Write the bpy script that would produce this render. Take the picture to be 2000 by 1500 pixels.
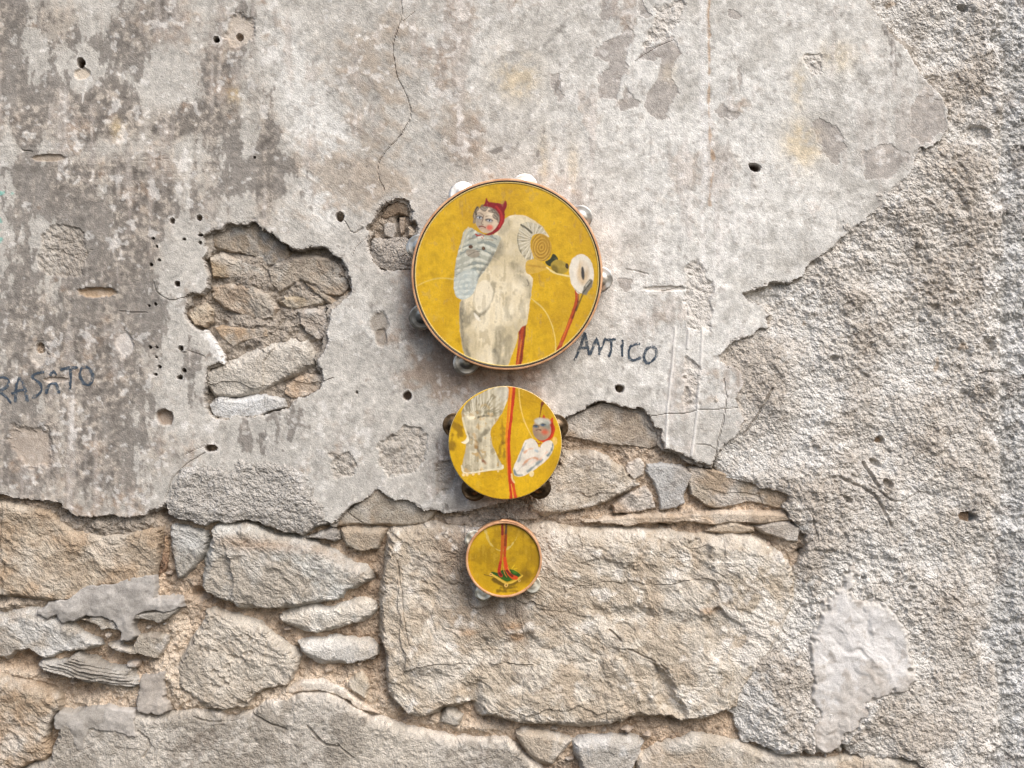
import bpy, math
import numpy as np

# ------------------------------------------------------------------ camera, sky, sun, exposure
S = bpy.context.scene
for o in list(bpy.data.objects):
    bpy.data.objects.remove(o)
C = S.collection
MM = 0.001                       # one working unit = 1 mm on the wall
ZC = 1.55                        # height of the picture centre above the ground
DIST = 3.0                       # camera to wall, metres
cam = bpy.data.objects.new('camera', bpy.data.cameras.new('camera'))
C.objects.link(cam)
cam.location = (0, -DIST, ZC)
cam.rotation_euler = (math.radians(90), 0, 0)
cam.data.sensor_width = 36
cam.data.lens = 36 * DIST / 2.0
cam.data.clip_end = 100
S.camera = cam

SUN_DIR = np.array((0.36, -0.60, 0.72)); SUN_DIR /= np.linalg.norm(SUN_DIR)   # towards the sun
sun = bpy.data.objects.new('sun', bpy.data.lights.new('sun', 'SUN'))
C.objects.link(sun)
sun.data.energy = 1.4
sun.data.angle = math.radians(42)
sun.data.color = (1.0, 0.99, 0.965)
sun.rotation_euler = (math.acos(SUN_DIR[2]), 0, math.atan2(SUN_DIR[0], -SUN_DIR[1]))
w = bpy.data.worlds.new('World')
S.world = w
w.use_nodes = True
nt = w.node_tree
sky = nt.nodes.new('ShaderNodeTexSky')
sky.sky_type = 'NISHITA'
sky.sun_disc = False
sky.sun_elevation = math.asin(SUN_DIR[2])
sky.sun_rotation = math.atan2(SUN_DIR[0], SUN_DIR[1])
sky.dust_density = 4.0
sky.air_density = 1.0
sky.ozone_density = 1.0
nt.links.new(sky.outputs[0], nt.nodes['Background'].inputs[0])
nt.nodes['Background'].inputs[1].default_value = 0.10
S.view_settings.view_transform = 'Standard'
S.view_settings.look = 'None'
S.view_settings.gamma = 1
S.view_settings.exposure = 0.73

# ------------------------------------------------------------------ numeric helpers
def lin(*c):
    c = np.array(c, np.float32) / 255.0
    return np.where(c <= 0.04045, c / 12.92, ((c + 0.055) / 1.055) ** 2.4).astype(np.float32)

def axis(lo, hi, a, b, st):
    core = np.arange(a, b + st * .5, st)
    left, right, s, x = [], [], st, a
    while x > lo:
        s = min(s * 1.12, 14); x -= s; left.append(x)
    s, x = st, core[-1]
    while x < hi:
        s = min(s * 1.12, 14); x += s; right.append(x)
    return np.concatenate([left[::-1], core, right]).astype(np.float32)

XS = axis(-420, 2420, -16, 2016, 2.0)
YS = axis(-360, 1860, -16, 1516, 2.0)
NX, NY = len(XS), len(YS)
X = XS[None, :]
Y = YS[:, None]

def bsp(co, cell, lo, n):
    t = (co - lo) / cell
    i = np.floor(t).astype(int)
    f = (t - i).astype(np.float32)
    A = np.zeros((len(co), n), np.float32)
    r = np.arange(len(co))
    A[r, i] = (1 - f) ** 3 / 6
    A[r, i + 1] = (3 * f ** 3 - 6 * f ** 2 + 4) / 6
    A[r, i + 2] = (-3 * f ** 3 + 3 * f ** 2 + 3 * f + 1) / 6
    A[r, i + 3] = f ** 3 / 6
    return A

def noise(cx, cy=None, seed=0, xs=None, ys=None):
    xs = XS if xs is None else xs
    ys = YS if ys is None else ys
    cy = cx if cy is None else cy
    rng = np.random.default_rng(seed)
    nx = int((xs[-1] - xs[0]) / cx) + 5
    ny = int((ys[-1] - ys[0]) / cy) + 5
    R = rng.standard_normal((ny, nx)).astype(np.float32)
    N = bsp(ys, cy, ys[0], ny) @ R @ bsp(xs, cx, xs[0], nx).T
    return N / 0.48

def fbm(cx, cy=None, seed=0, octs=4, gain=0.5, **k):
    cy = cx if cy is None else cy
    out, a, tot = 0, 1.0, 0
    for i in range(octs):
        out = out + a * noise(cx / 2 ** i, cy / 2 ** i, seed * 31 + i, **k)
        tot += a * a
        a *= gain
    return out / math.sqrt(tot)

def sm(a, b, x):
    t = np.clip((x - a) / (b - a), 0, 1)
    return t * t * (3 - 2 * t)

def chaikin(p, n=1, closed=True):
    p = np.array(p, np.float32)
    for _ in range(n):
        if closed:
            q = np.roll(p, -1, 0)
            p = np.stack([p * .75 + q * .25, p * .25 + q * .75], 1).reshape(-1, 2)
        else:
            q = p[1:]; r = p[:-1]
            m = np.stack([r * .75 + q * .25, r * .25 + q * .75], 1).reshape(-1, 2)
            p = np.concatenate([p[:1], m, p[-1:]])
    return p

def sdf(poly, x, y):
    """signed distance, positive inside"""
    P = np.array(poly, np.float32)
    shp = np.broadcast(x, y).shape
    d2 = np.full(shp, 1e12, np.float32)
    ins = np.zeros(shp, bool)
    for i in range(len(P)):
        ax, ay = P[i - 1]; bx, by = P[i]
        ex, ey = bx - ax, by - ay
        L = ex * ex + ey * ey
        if L < 1e-9: continue
        px = x - ax; py = y - ay
        t = np.clip((px * ex + py * ey) / L, 0, 1)
        dx = px - t * ex; dy = py - t * ey
        np.minimum(d2, dx * dx + dy * dy, out=d2)
        if ey != 0:
            c = ((ay > y) != (by > y)) & (px < ex * (y - ay) / ey)
            ins ^= c
    d = np.sqrt(d2)
    return np.where(ins, d, -d)

def dline(pts, x, y, closed=False):
    P = np.array(pts, np.float32)
    d2 = None
    n = len(P)
    for i in range(0 if closed else 1, n):
        ax, ay = P[i - 1]; bx, by = P[i]
        ex, ey = bx - ax, by - ay
        L = max(ex * ex + ey * ey, 1e-9)
        px = x - ax; py = y - ay
        t = np.clip((px * ex + py * ey) / L, 0, 1)
        dd = (px - t * ex) ** 2 + (py - t * ey) ** 2
        d2 = dd if d2 is None else np.minimum(d2, dd)
    return np.sqrt(d2)

def box(poly, m=14):
    P = np.array(poly)
    i0, i1 = np.searchsorted(XS, [P[:, 0].min() - m, P[:, 0].max() + m])
    j0, j1 = np.searchsorted(YS, [P[:, 1].min() - m, P[:, 1].max() + m])
    return slice(max(j0 - 1, 0), min(j1 + 1, NY)), slice(max(i0 - 1, 0), min(i1 + 1, NX))

def cells(x, y, cell, seed, k=0.0, tilt=0.0, quad=False):
    """max of randomly tilted planes / bumps on a jittered lattice: chipped or nodular relief"""
    rng = np.random.default_rng(seed)
    n = 256
    jx = rng.random((n, n)).astype(np.float32); jy = rng.random((n, n)).astype(np.float32)
    b = rng.standard_normal((n, n)).astype(np.float32)
    ax = (rng.standard_normal((n, n)) * tilt).astype(np.float32)
    ay = (rng.standard_normal((n, n)) * tilt).astype(np.float32)
    u = x / cell; v = y / cell
    iu = np.floor(u).astype(np.int32); iv = np.floor(v).astype(np.int32)
    out = np.full(np.broadcast(u, v).shape, -1e9, np.float32)
    for dy in (-1, 0, 1):
        for dx in (-1, 0, 1):
            a = (iu + dx) % n; c = (iv + dy) % n
            qx = u - (iu + dx + jx[c, a]); qy = v - (iv + dy + jy[c, a])
            d2 = qx * qx + qy * qy
            h = 0.45 * b[c, a] + ax[c, a] * qx + ay[c, a] * qy - k * (d2 if quad else np.sqrt(d2))
            np.maximum(out, h, out=out)
    return out

def blob(x, y, rx, ry, rot=0):
    c, s = math.cos(math.radians(rot)), math.sin(math.radians(rot))
    dx = X - x; dy = Y - y
    return np.exp(-(((dx * c + dy * s) / rx) ** 2 + ((-dx * s + dy * c) / ry) ** 2))

def mixc(col, c, m):
    return col + (np.asarray(c, np.float32) - col) * m[..., None]

# ------------------------------------------------------------------ scene helpers
def mat_attr(name, rough=0.9, grain=0.12, gscale=900, bump=0.25, bscale=600, spec=0.25, nod=0.0, nscale=170):
    m = bpy.data.materials.new(name)
    m.use_nodes = True
    n = m.node_tree; L = n.links.new
    p = n.nodes['Principled BSDF']
    p.inputs['Roughness'].default_value = rough
    p.inputs['Specular IOR Level'].default_value = spec
    at = n.nodes.new('ShaderNodeAttribute'); at.attribute_name = 'tint'
    tc = n.nodes.new('ShaderNodeTexCoord')
    no = n.nodes.new('ShaderNodeTexNoise'); no.inputs['Scale'].default_value = gscale
    no.inputs['Detail'].default_value = 3; no.inputs['Roughness'].default_value = 0.65
    L(tc.outputs['Object'], no.inputs['Vector'])
    mr = n.nodes.new('ShaderNodeMapRange')
    mr.inputs['From Min'].default_value = 0.3; mr.inputs['From Max'].default_value = 0.7
    mr.inputs['To Min'].default_value = 1 - grain; mr.inputs['To Max'].default_value = 1 + grain
    L(no.outputs['Fac'], mr.inputs['Value'])
    mx = n.nodes.new('ShaderNodeVectorMath'); mx.operation = 'SCALE'
    L(at.outputs['Color'], mx.inputs[0]); L(mr.outputs[0], mx.inputs['Scale'])
    L(mx.outputs[0], p.inputs['Base Color'])
    nb = n.nodes.new('ShaderNodeTexNoise'); nb.inputs['Scale'].default_value = bscale
    nb.inputs['Detail'].default_value = 4
    L(tc.outputs['Object'], nb.inputs['Vector'])
    bp = n.nodes.new('ShaderNodeBump'); bp.inputs['Strength'].default_value = bump
    bp.inputs['Distance'].default_value = 0.003
    L(nb.outputs['Fac'], bp.inputs['Height']); L(bp.outputs[0], p.inputs['Normal'])
    if nod:                                             # grains of sand and grit between the modelled lumps
        vo = n.nodes.new('ShaderNodeTexVoronoi'); vo.inputs['Scale'].default_value = nscale
        vo.inputs['Randomness'].default_value = 1
        wn = n.nodes.new('ShaderNodeTexNoise'); wn.inputs['Scale'].default_value = nscale * .6; wn.inputs['Detail'].default_value = 2
        wa = n.nodes.new('ShaderNodeVectorMath'); wa.operation = 'MULTIPLY_ADD'
        L(tc.outputs['Object'], wn.inputs['Vector']); L(wn.outputs['Color'], wa.inputs[0])
        wa.inputs[1].default_value = (.012, .012, .012); L(tc.outputs['Object'], wa.inputs[2])
        L(wa.outputs[0], vo.inputs['Vector'])
        b2 = n.nodes.new('ShaderNodeBump'); b2.inputs['Strength'].default_value = nod; b2.inputs['Distance'].default_value = .004
        b2.invert = True
        L(vo.outputs['Distance'], b2.inputs['Height']); L(b2.outputs[0], bp.inputs['Normal'])
    return m

def desat(col, k):
    l = (col @ np.array((.25, .6, .15), np.float32))[..., None]
    return l + (col - l) * k

ROUGH_MATS = ('rough_render', 'limestone', 'lime_mortar', 'plaster')

def make_mesh(name, co, faces, col=None, m=None, parent=None, kind=None):
    """co (n,3) metres; faces (k,3|4) ints"""
    me = bpy.data.meshes.new(name)
    nf, w_ = faces.shape
    me.vertices.add(len(co)); me.vertices.foreach_set('co', np.ascontiguousarray(co, np.float32).ravel())
    me.loops.add(nf * w_); me.loops.foreach_set('vertex_index', np.ascontiguousarray(faces, np.int32).ravel())
    me.polygons.add(nf)
    me.polygons.foreach_set('loop_start', np.arange(0, nf * w_, w_, dtype=np.int32))
    me.update(calc_edges=True)
    if col is not None:
        a = me.attributes.new('tint', 'FLOAT_COLOR', 'POINT')
        c4 = np.ones((len(co), 4), np.float32); c4[:, :3] = np.clip(col, 0.004, 0.92)
        a.data.foreach_set('color', c4.ravel())
    if m is not None and m.name in ROUGH_MATS:
        me.shade_flat()                                 # grit: every grain-sized facet keeps its edge
    else:
        me.shade_smooth()
    o = bpy.data.objects.new(name, me); C.objects.link(o)
    if m: me.materials.append(m)
    if parent: o.parent = parent
    if kind: o['kind'] = kind
    return o

def empty(name, label, cat, loc=(0, 0, 0), group=None):
    o = bpy.data.objects.new(name, None); C.objects.link(o)
    o.empty_display_size = 0.1
    o.location = loc; o['label'] = label; o['category'] = cat
    if group: o['group'] = group
    return o

def W(px, py, h):
    return np.stack(np.broadcast_arrays((px - 1000) * MM, -h * MM, (750 - py) * MM + ZC), -1)

# ------------------------------------------------------------------ shared noise fields
EN = fbm(30, seed=1, octs=5, gain=0.68)              # edge raggedness
LOW = fbm(260, seed=2, octs=3)
MID = fbm(70, seed=3, octs=4)
FINE = fbm(14, seed=4, octs=3, gain=0.7)
TINY = noise(4.2, seed=5) * .7 + noise(7, seed=6) * .5
SPK = np.random.default_rng(7).standard_normal((NY, NX)).astype(np.float32)
WX = fbm(60, seed=8, octs=3) * 9 + noise(12, seed=9) * 2.0
WY = fbm(60, seed=10, octs=3) * 9 + noise(12, seed=11) * 2.0
XW = X + WX; YW = Y + WY
PICK = fbm(34, 9, seed=20, octs=4, gain=.7, xs=np.arange(0, 3000, 2, dtype=np.float32), ys=np.arange(0, 3000, 2, dtype=np.float32))
_u = (X + 500) * .80 + (Y + 400) * .60 + WX * .8; _v = -(X + 500) * .60 + (Y + 400) * .80 + 1500 + WY * .8
PICK = PICK[np.clip(_v / 2, 0, 1499).astype(int), np.clip(_u / 2, 0, 1499).astype(int)]      # tool strokes falling to the right
GRIT = np.abs(noise(9, seed=24)) * 1.0 + np.abs(noise(5, seed=25)) * .8
ROCK = (4.2 * cells(XW, YW * 1.2, 130, 21, k=.3, tilt=.75) - 2.4 * cells(XW * 1.1, YW * 1.35, 62, 22, k=.3, tilt=.6)
        + 1.3 * cells(X + WX * .6, Y * 1.3 + WY * .6, 27, 23, k=.4, tilt=.6) + 1.3 * PICK + 1.9 * fbm(44, seed=26, octs=6, gain=.66) + .7 * GRIT + .36 * TINY + .28 * SPK)
ROCK -= ROCK.mean()
NOD = (2.2 * cells(X + WX * .3, Y + WY * .3, 24, 31, k=1.2, tilt=.3, quad=True) + 2.7 * cells(X + WX * .12, Y + WY * .12, 10.5, 32, k=1.5, quad=True)
       + 2.1 * cells(X, Y, 5.6, 33, k=1.4, quad=True) + .5 * TINY + .42 * SPK)
NOD -= NOD.mean()
NOD -= 3.4 * sm(1.0, 1.7, fbm(8, seed=34, octs=2) + .35 * MID)

LAYERS = []      # (name, slices, H, colour, material, kind)
M_PL = mat_attr('plaster', grain=0.24, gscale=600, bump=0.45, bscale=460, nod=.10, nscale=260)
M_RC = mat_attr('rough_render', grain=0.34, gscale=480, bump=0.7, bscale=340, nod=.85, nscale=190)
M_ST = mat_attr('limestone', grain=0.34, gscale=500, bump=0.7, bscale=340, nod=.35, nscale=210)
M_MO = mat_attr('lime_mortar', grain=0.38, gscale=460, bump=0.7, bscale=380, nod=.6, nscale=170)
M_CE = mat_attr('cement', grain=0.22, gscale=600, bump=0.4, bscale=520, nod=.12, nscale=300)

def hole(H, x, y, rx, ry, d, rot=0, seed=0):
    c, s = math.cos(math.radians(rot)), math.sin(math.radians(rot))
    r = max(rx, ry) * 2.2 + 8
    sl = box([(x - r, y - r), (x + r, y + r)], 0)
    dx = X[:, sl[1]] - x; dy = Y[sl[0]] - y
    q = np.sqrt(((dx * c + dy * s) / rx) ** 2 + ((-dx * s + dy * c) / ry) ** 2) + EN[sl] * .16
    H[sl] -= d * sm(1.15, 0.75, q)
    return sl, q

def groove(H, pts, wd, d, jit=1.0):
    pts = chaikin(pts, 1, False)
    sl = box(pts, 16)
    g = dline(pts, X[:, sl[1]] + WX[sl] * .22 * jit + TINY[sl] * .5 * jit, Y[sl[0]] + WY[sl] * .22 * jit)
    m = sm(wd, wd * .25, g)
    H[sl] -= d * m
    return sl, m

def feat(H, poly, dh, soft=3, gx=0, gy=0, en=2.0):
    sl = box(poly, 20)
    s = sdf(poly, X[:, sl[1]], Y[sl[0]]) + EN[sl] * en
    m = sm(-soft, soft, s)
    c = np.mean(np.array(poly), 0)
    H[sl] += m * (dh + gx * (X[:, sl[1]] - c[0]) + gy * (Y[sl[0]] - c[1]))
    return sl, m

# ------------------------------------------------------------------ outlines read off the wall
HOLLOW = [(394,460),(415,450),(438,449),(445,440),(466,440),(480,439),(496,432),(510,440),(522,453),(538,464),(555,472),(566,478),(580,485),(597,484),(617,484),(636,484),(642,495),(659,506),(670,520),(678,537),(684,554),(684,570),(678,584),(662,596),(648,604),(642,618),(639,646),(636,674),(628,691),(622,705),(628,722),(632,733),(624,758),(600,772),(572,783),(563,797),(535,802),(508,812),(482,815),(462,811),(440,818),(415,815),(402,800),(398,775),(403,752),(405,716),(420,712),(437,709),(425,680),(414,660),(404,643),(385,638),(373,632),(362,612),(372,593),(370,579),(393,573),(404,562),(408,537),(396,506),(404,492),(400,475)]
CAVITY = [(742,412),(755,395),(772,386),(790,388),(800,400),(805,412),(800,430),(812,440),(815,452),(806,464),(808,500),(806,527),(780,527),(765,532),(745,528),(728,514),(722,495),(720,470),(728,450),(718,446),(735,430)]
PLASTER = [(1688,-420),(1688,0),(1712,30),(1742,60),(1768,95),(1790,130),(1808,160),(1832,185),(1850,215),(1848,250),(1838,272),(1815,290),(1798,296),(1785,320),(1762,355),(1735,388),(1712,412),(1690,432),(1655,460),(1620,490),(1590,508),(1575,520),(1573,540),(1545,550),(1510,552),(1480,560),(1455,572),(1462,585),(1490,595),(1502,615),(1498,640),(1470,655),(1430,668),(1400,697),(1415,712),(1440,722),(1452,745),(1440,780),(1455,820),(1440,850),(1410,875),(1398,905),(1392,920),(1375,910),(1345,893),(1330,885),(1300,875),(1292,860),(1290,840),(1268,825),(1265,812),(1250,798),(1235,800),(1215,795),(1190,787),(1175,786),(1155,795),(1140,802),(1110,812),(1085,830),(1060,900),(1020,960),(985,980),(940,991),(927,996),(898,1003),(870,1001),(850,997),(835,996),(818,988),(795,974),(775,974),(752,962),(735,951),(715,970),(690,986),(668,1004),(650,1025),(600,1010),(500,960),(400,950),(335,975),(318,988),(300,998),(280,1004),(262,1010),(245,1013),(210,1008),(175,1011),(155,1006),(140,1003),(122,988),(105,978),(80,976),(35,972),(0,966),(-500,960),(-500,-420)]
LUMP = [(322,985),(325,965),(335,940),(350,915),(375,910),(400,900),(425,905),(448,910),(455,895),(455,880),(468,882),(485,893),(505,898),(515,890),(535,892),(560,898),(580,910),(600,930),(612,950),(620,970),(632,980),(645,1000),(648,1015),(640,1025),(615,1035),(590,1048),(570,1042),(545,1042),(520,1030),(500,1022),(480,1018),(440,1020),(420,1018),(400,1028),(375,1022),(350,1018),(330,1005)]
ROUGH = [(1640,-420),(1640,0),(1740,170),(1770,240),(1690,390),(1540,490),(1420,540),(1350,600),(1340,700),(1360,760),(1380,840),(1382,900),(1400,925),(1450,940),(1490,950),(1530,958),(1545,970),(1538,985),(1545,1010),(1556,1030),(1572,1046),(1574,1075),(1558,1090),(1545,1120),(1538,1160),(1515,1165),(1502,1205),(1500,1250),(1470,1285),(1440,1310),(1400,1350),(1392,1380),(1432,1402),(1440,1430),(1450,1450),(1500,1460),(1540,1475),(1590,1482),(1600,1472),(1640,1455),(1670,1480),(1720,1485),(1760,1480),(1800,1500),(1850,1540),(1850,1900),(1978,1900),(1974,1500),(1962,1420),(1970,1390),(1958,1330),(1952,1240),(1950,1180),(1962,1120),(1972,1060),(1966,1000),(1964,900),(1962,820),(1958,700),(1966,640),(1970,560),(1968,420),(1966,300),(1970,200),(1972,100),(1974,0),(1974,-420)]
WHITE = [(1600,1195),(1620,1182),(1645,1150),(1665,1112),(1668,1140),(1662,1165),(1680,1172),(1710,1160),(1725,1175),(1745,1198),(1770,1220),(1778,1250),(1775,1280),(1785,1310),(1800,1335),(1770,1355),(1735,1360),(1710,1370),(1690,1380),(1685,1405),(1675,1430),(1660,1450),(1640,1460),(1612,1478),(1590,1468),(1590,1440),(1604,1405),(1600,1388),(1580,1370),(1580,1330),(1588,1290),(1590,1240)]

# ------------------------------------------------------------------ smooth plaster
def plaster_layer():
    sp = sdf(PLASTER, X, Y)
    for hp in (HOLLOW, CAVITY):
        sl = box(hp, 30)
        sp[sl] = np.minimum(sp[sl], -sdf(hp, X[:, sl[1]], Y[sl[0]]))
    sp = sp + EN * 2.3 + TINY * .7 + .5 * SPK
    H = LOW * 2.6 + MID * 1.0 + FINE * 0.16 + TINY * .10 + SPK * .09 + .35 * sm(.4, 1.4, fbm(26, seed=39, octs=4, gain=.6))
    # trowel strokes running down to the right, in the middle
    u = (X * .80 + Y * .60); v = (-X * .60 + Y * .80)
    rng = np.random.default_rng(3)
    T = fbm(80, 16, seed=40, octs=4, gain=.65, xs=np.arange(0, 2000, 2, dtype=np.float32), ys=np.arange(0, 2000, 2, dtype=np.float32))
    STR = T[(np.abs(v) / 2).astype(int) % 1000, (np.abs(u) / 2).astype(int) % 1000]
    zone = blob(720, 250, 240, 260) + .6 * blob(560, 420, 160, 120)
    H += STR * .32 * zone
    VST = fbm(9, 150, seed=41, octs=3)                # vertical streaks
    HST = fbm(150, 10, seed=42, octs=3)               # horizontal scrapes
    H += HST * .5 * blob(200, 300, 300, 80)
    H += VST * .22 * blob(1350, 400, 260, 500)
    # ---- colour
    base = np.empty((NY, NX, 3), np.float32); base[:] = lin(193, 189, 182)
    white = sm(-0.5, 1.0, 1.5 * blob(1450, 250, 420, 420) + .9 * blob(1250, 660, 280, 200) + 1.5 * blob(585, 180, 55, 150, -14) + 1.2 * blob(640, 330, 40, 110) + .8 * blob(1240, 150, 50, 90)
               + .9 * blob(640, 330, 60, 120) + .8 * blob(700, 640, 90, 130) + .8 * blob(620, 960, 90, 60) + .4 * blob(900, 120, 200, 140)
               + .25 * MID + .18 * FINE - .55)
    base = mixc(base, lin(219, 217, 212), white)
    warm = sm(.1, 1.3, blob(700, 350, 150, 60) + .8 * blob(745, 160, 70, 60) + .9 * blob(900, 225, 40, 40) + .7 * blob(860, 300, 120, 60)
              + .5 * blob(680, 120, 100, 90) + .9 * blob(700, 345, 70, 22) + .6 * blob(750, 60, 60, 60) + .28 * STR * zone + .25 * FINE + .25 * MID)
    base = mixc(base, lin(166, 153, 138), warm * .78)
    # grime on the left: crisp ragged patches, streaked downwards
    D = (-.80 - .75 * sm(470, 640, X) + 1.7 * blob(20, 40, 40, 120) + 1.5 * blob(110, 45, 45, 55) + 1.9 * blob(245, 95, 40, 75) + 2.2 * blob(195, 215, 75, 55)
         + 2.0 * blob(55, 235, 30, 60) + 1.9 * blob(320, 35, 40, 45) + 1.8 * blob(425, 150, 26, 70) + 1.5 * blob(370, 240, 80, 35)
         + 2.2 * blob(528, 300, 26, 130) + 1.0 * blob(300, 390, 110, 90) + 1.1 * blob(90, 370, 80, 60) + 1.2 * blob(255, 490, 50, 90)
         + .9 * blob(470, 330, 60, 60) + .95 * blob(60, 620, 110, 130) + 1.05 * blob(170, 790, 160, 120) + .9 * blob(40, 900, 80, 90)
         + .8 * blob(230, 690, 90, 110) + .9 * blob(220, 930, 120, 80) + .6 * blob(190, 380, 260, 330) + .9 * blob(1180, 420, 60, 25)
         - 1.5 * blob(340, 130, 55, 70) - 1.5 * blob(60, 85, 30, 40) - 1.2 * blob(165, 150, 40, 45) - 1.2 * blob(375, 480, 50, 60)
         - .9 * blob(580, 130, 60, 130) - .8 * blob(130, 290, 200, 18))
    N1 = .62 * fbm(60, 90, seed=43, octs=6, gain=.78) + .20 * VST + .14 * FINE + .10 * TINY
    g = sm(-.12, .16, N1 * .95 + D)
    soft = sm(-.9, 1.1, D + .5 * MID + .3 * VST)
    base = mixc(base, lin(172, 162, 150), soft * .8)
    base = mixc(base, lin(122, 116, 110), g * .78)
    # pale flecks left standing in the grime, dark specks
    fl = sm(.35, 1.0, TINY * .8 + .35 * FINE + .35 * SPK) * soft
    base = mixc(base, lin(188, 178, 166), fl * .7)
    dk = sm(.6, 1.2, -TINY * .9 + .4 * MID + .4 * SPK) * (soft * .8 + .12)
    base = mixc(base, lin(98, 92, 87), dk * .55)
    # bare, greyer patches where the lime wash has come off on the right
    Z = lambda pts: [(650 + a / 2.857, b / 2.857) for a, b in pts]
    bare = [Z([(1480,270),(1530,220),(1600,200),(1640,150),(1670,200),(1640,300),(1620,420),(1580,560),(1490,540),(1480,440),(1540,350),(1460,310)]),
            Z([(1740,290),(1900,210),(1930,300),(1890,420),(1930,520),(1880,600),(1840,690),(1790,650),(1730,600),(1760,500),(1810,440),(1830,330),(1770,350),(1715,320)]),
            Z([(1490,-200),(1590,-200),(1590,0),(1560,130),(1480,130)]), Z([(1710,0),(1790,90),(1740,120),(1700,90)]),
            Z([(1220,420),(1260,410),(1300,560),(1255,570),(1215,480)]), Z([(1590,600),(1640,480),(1720,570),(1700,600),(1590,640)]),
            [(1420,18),(1440,22),(1462,36),(1440,38),(1424,30)], [(1438,130),(1450,125),(1448,180),(1440,190)],
            [(1390,215),(1410,205),(1450,225),(1430,235),(1400,230)], [(1585,240),(1600,230),(1640,250),(1660,290),(1630,315),(1600,300),(1595,270)],
            [(1680,300),(1740,280),(1780,300),(1740,350),(1690,350)], [(1790,190),(1840,200),(1845,250),(1800,285),(1770,250)],
            [(1200,545),(1215,538),(1232,545),(1235,565),(1222,575),(1205,568)]]
    for p in bare:
        sl = box(p, 12)
        s = sdf(p, X[:, sl[1]], Y[sl[0]]) + EN[sl] * 2.5 + FINE[sl] * 1.5 + TINY[sl]
        m = sm(-1, 1, s)
        base[sl] = mixc(base[sl], lin(170, 163, 157), m * .85)
        H[sl] -= 1.1 * m
    greyish = sm(.3, .9, .8 * blob(1700, 250, 110, 90) + .5 * blob(1640, 330, 90, 60) + .35 * MID + .3 * VST)
    base = mixc(base, lin(187, 180, 173), greyish * .7)
    for (x, y, rx, ry, k) in ((1565,285,34,42,.55), (1560,165,14,42,.4), (1635,112,34,30,.4), (1010,150,40,40,.5), (460,185,14,16,.7), (1310,140,20,20,.2),
                              (230,250,14,16,.6), (1060,310,10,50,.35), (1120,320,10,45,.3)):
        base = mixc(base, lin(198, 176, 134), np.clip(blob(x, y, rx, ry) * (1 + .5 * FINE), 0, 1) * k)
    # brown stain, with drum shadow painted in, left of and under the large drum
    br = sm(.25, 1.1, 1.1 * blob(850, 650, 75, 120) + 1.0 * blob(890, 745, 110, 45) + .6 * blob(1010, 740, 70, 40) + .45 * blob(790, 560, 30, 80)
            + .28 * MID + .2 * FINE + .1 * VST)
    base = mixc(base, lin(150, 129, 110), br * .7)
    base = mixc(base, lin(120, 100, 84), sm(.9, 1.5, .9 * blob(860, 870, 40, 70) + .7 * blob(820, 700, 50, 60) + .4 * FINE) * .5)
    # lime runs
    base = mixc(base, lin(230, 227, 223), sm(.9, 1.8, VST * .5 + .8 * blob(1430, 420, 140, 200) + .5 * blob(1640, 150, 80, 80) + .45 * FINE + .3 * MID - .5 * sm(900, 500, X)) * .55)
    # turquoise paint at the left edge
    for (x, y, rx, ry) in ((8, 376, 24, 6), (0, 445, 7, 26)):
        base = mixc(base, lin(120, 185, 172), sm(.25, .6, blob(x, y, rx, ry) * (1 + .5 * FINE)) * .75)
    # rusty vertical joint and chalky strip
    for pts, wd, c, k in (([(1382,-60),(1382,160),(1386,260),(1392,330),(1388,400)], 3.2, (186,150,112), .6),
                          ([(1372,-60),(1372,200),(1378,330),(1372,440),(1372,560)], 9, (226,223,219), .85)):
        sl = box(pts, 20)
        d = dline(pts, X[:, sl[1]] + WX[sl] * .2, Y[sl[0]])
        base[sl] = mixc(base[sl], lin(*c), sm(wd, wd * .3, d + 1.6 * FINE[sl]) * k)
    # grey smears and dry marks
    for pts, wd, k in (([(1093,118),(1090,150),(1084,180)],6,.5),([(812,290),(818,320)],3,.5),([(858,297),(876,312),(905,303),(930,298)],3,.55),
                       ([(948,296),(970,297),(995,285)],3.2,.6),([(1062,240),(1058,275),(1052,300)],3,.6),([(1014,275),(1010,305)],4,.4),
                       ([(1132,280),(1120,330),(1100,345)],4,.4),([(1136,300),(1136,335)],4,.4),([(960,103),(1010,103),(1060,96),(1085,70),(1110,40)],6,.4),
                       ([(1070,292),(1090,310)],3,.5),([(740,183),(785,170)],7,.35)):
        sl = box(pts, 20)
        d = dline(pts, X[:, sl[1]] + WX[sl] * .3, Y[sl[0]] + WY[sl] * .3)
        base[sl] = mixc(base[sl], lin(110, 104, 98), sm(wd, 0, d + 2.0 * FINE[sl] + 1.5) * k)
    pk = sm(.9, 1.6, fbm(6, seed=46, octs=2, gain=.8) + .35 * MID)
    base = mixc(base, lin(158, 150, 142), pk * .45)         # pinhole freckles all over
    base = mixc(base, lin(236, 233, 229), sm(1.1, 1.8, fbm(12, seed=47, octs=3, gain=.8) + .3 * MID) * .45)
    base *= (1 + .085 * SPK + .05 * FINE + .07 * TINY)[..., None]
    # ---- relief marks
    def tint(sl, m, c, k):
        base[sl] = mixc(base[sl], lin(*c), np.clip(m, 0, 1) * k)
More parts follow.
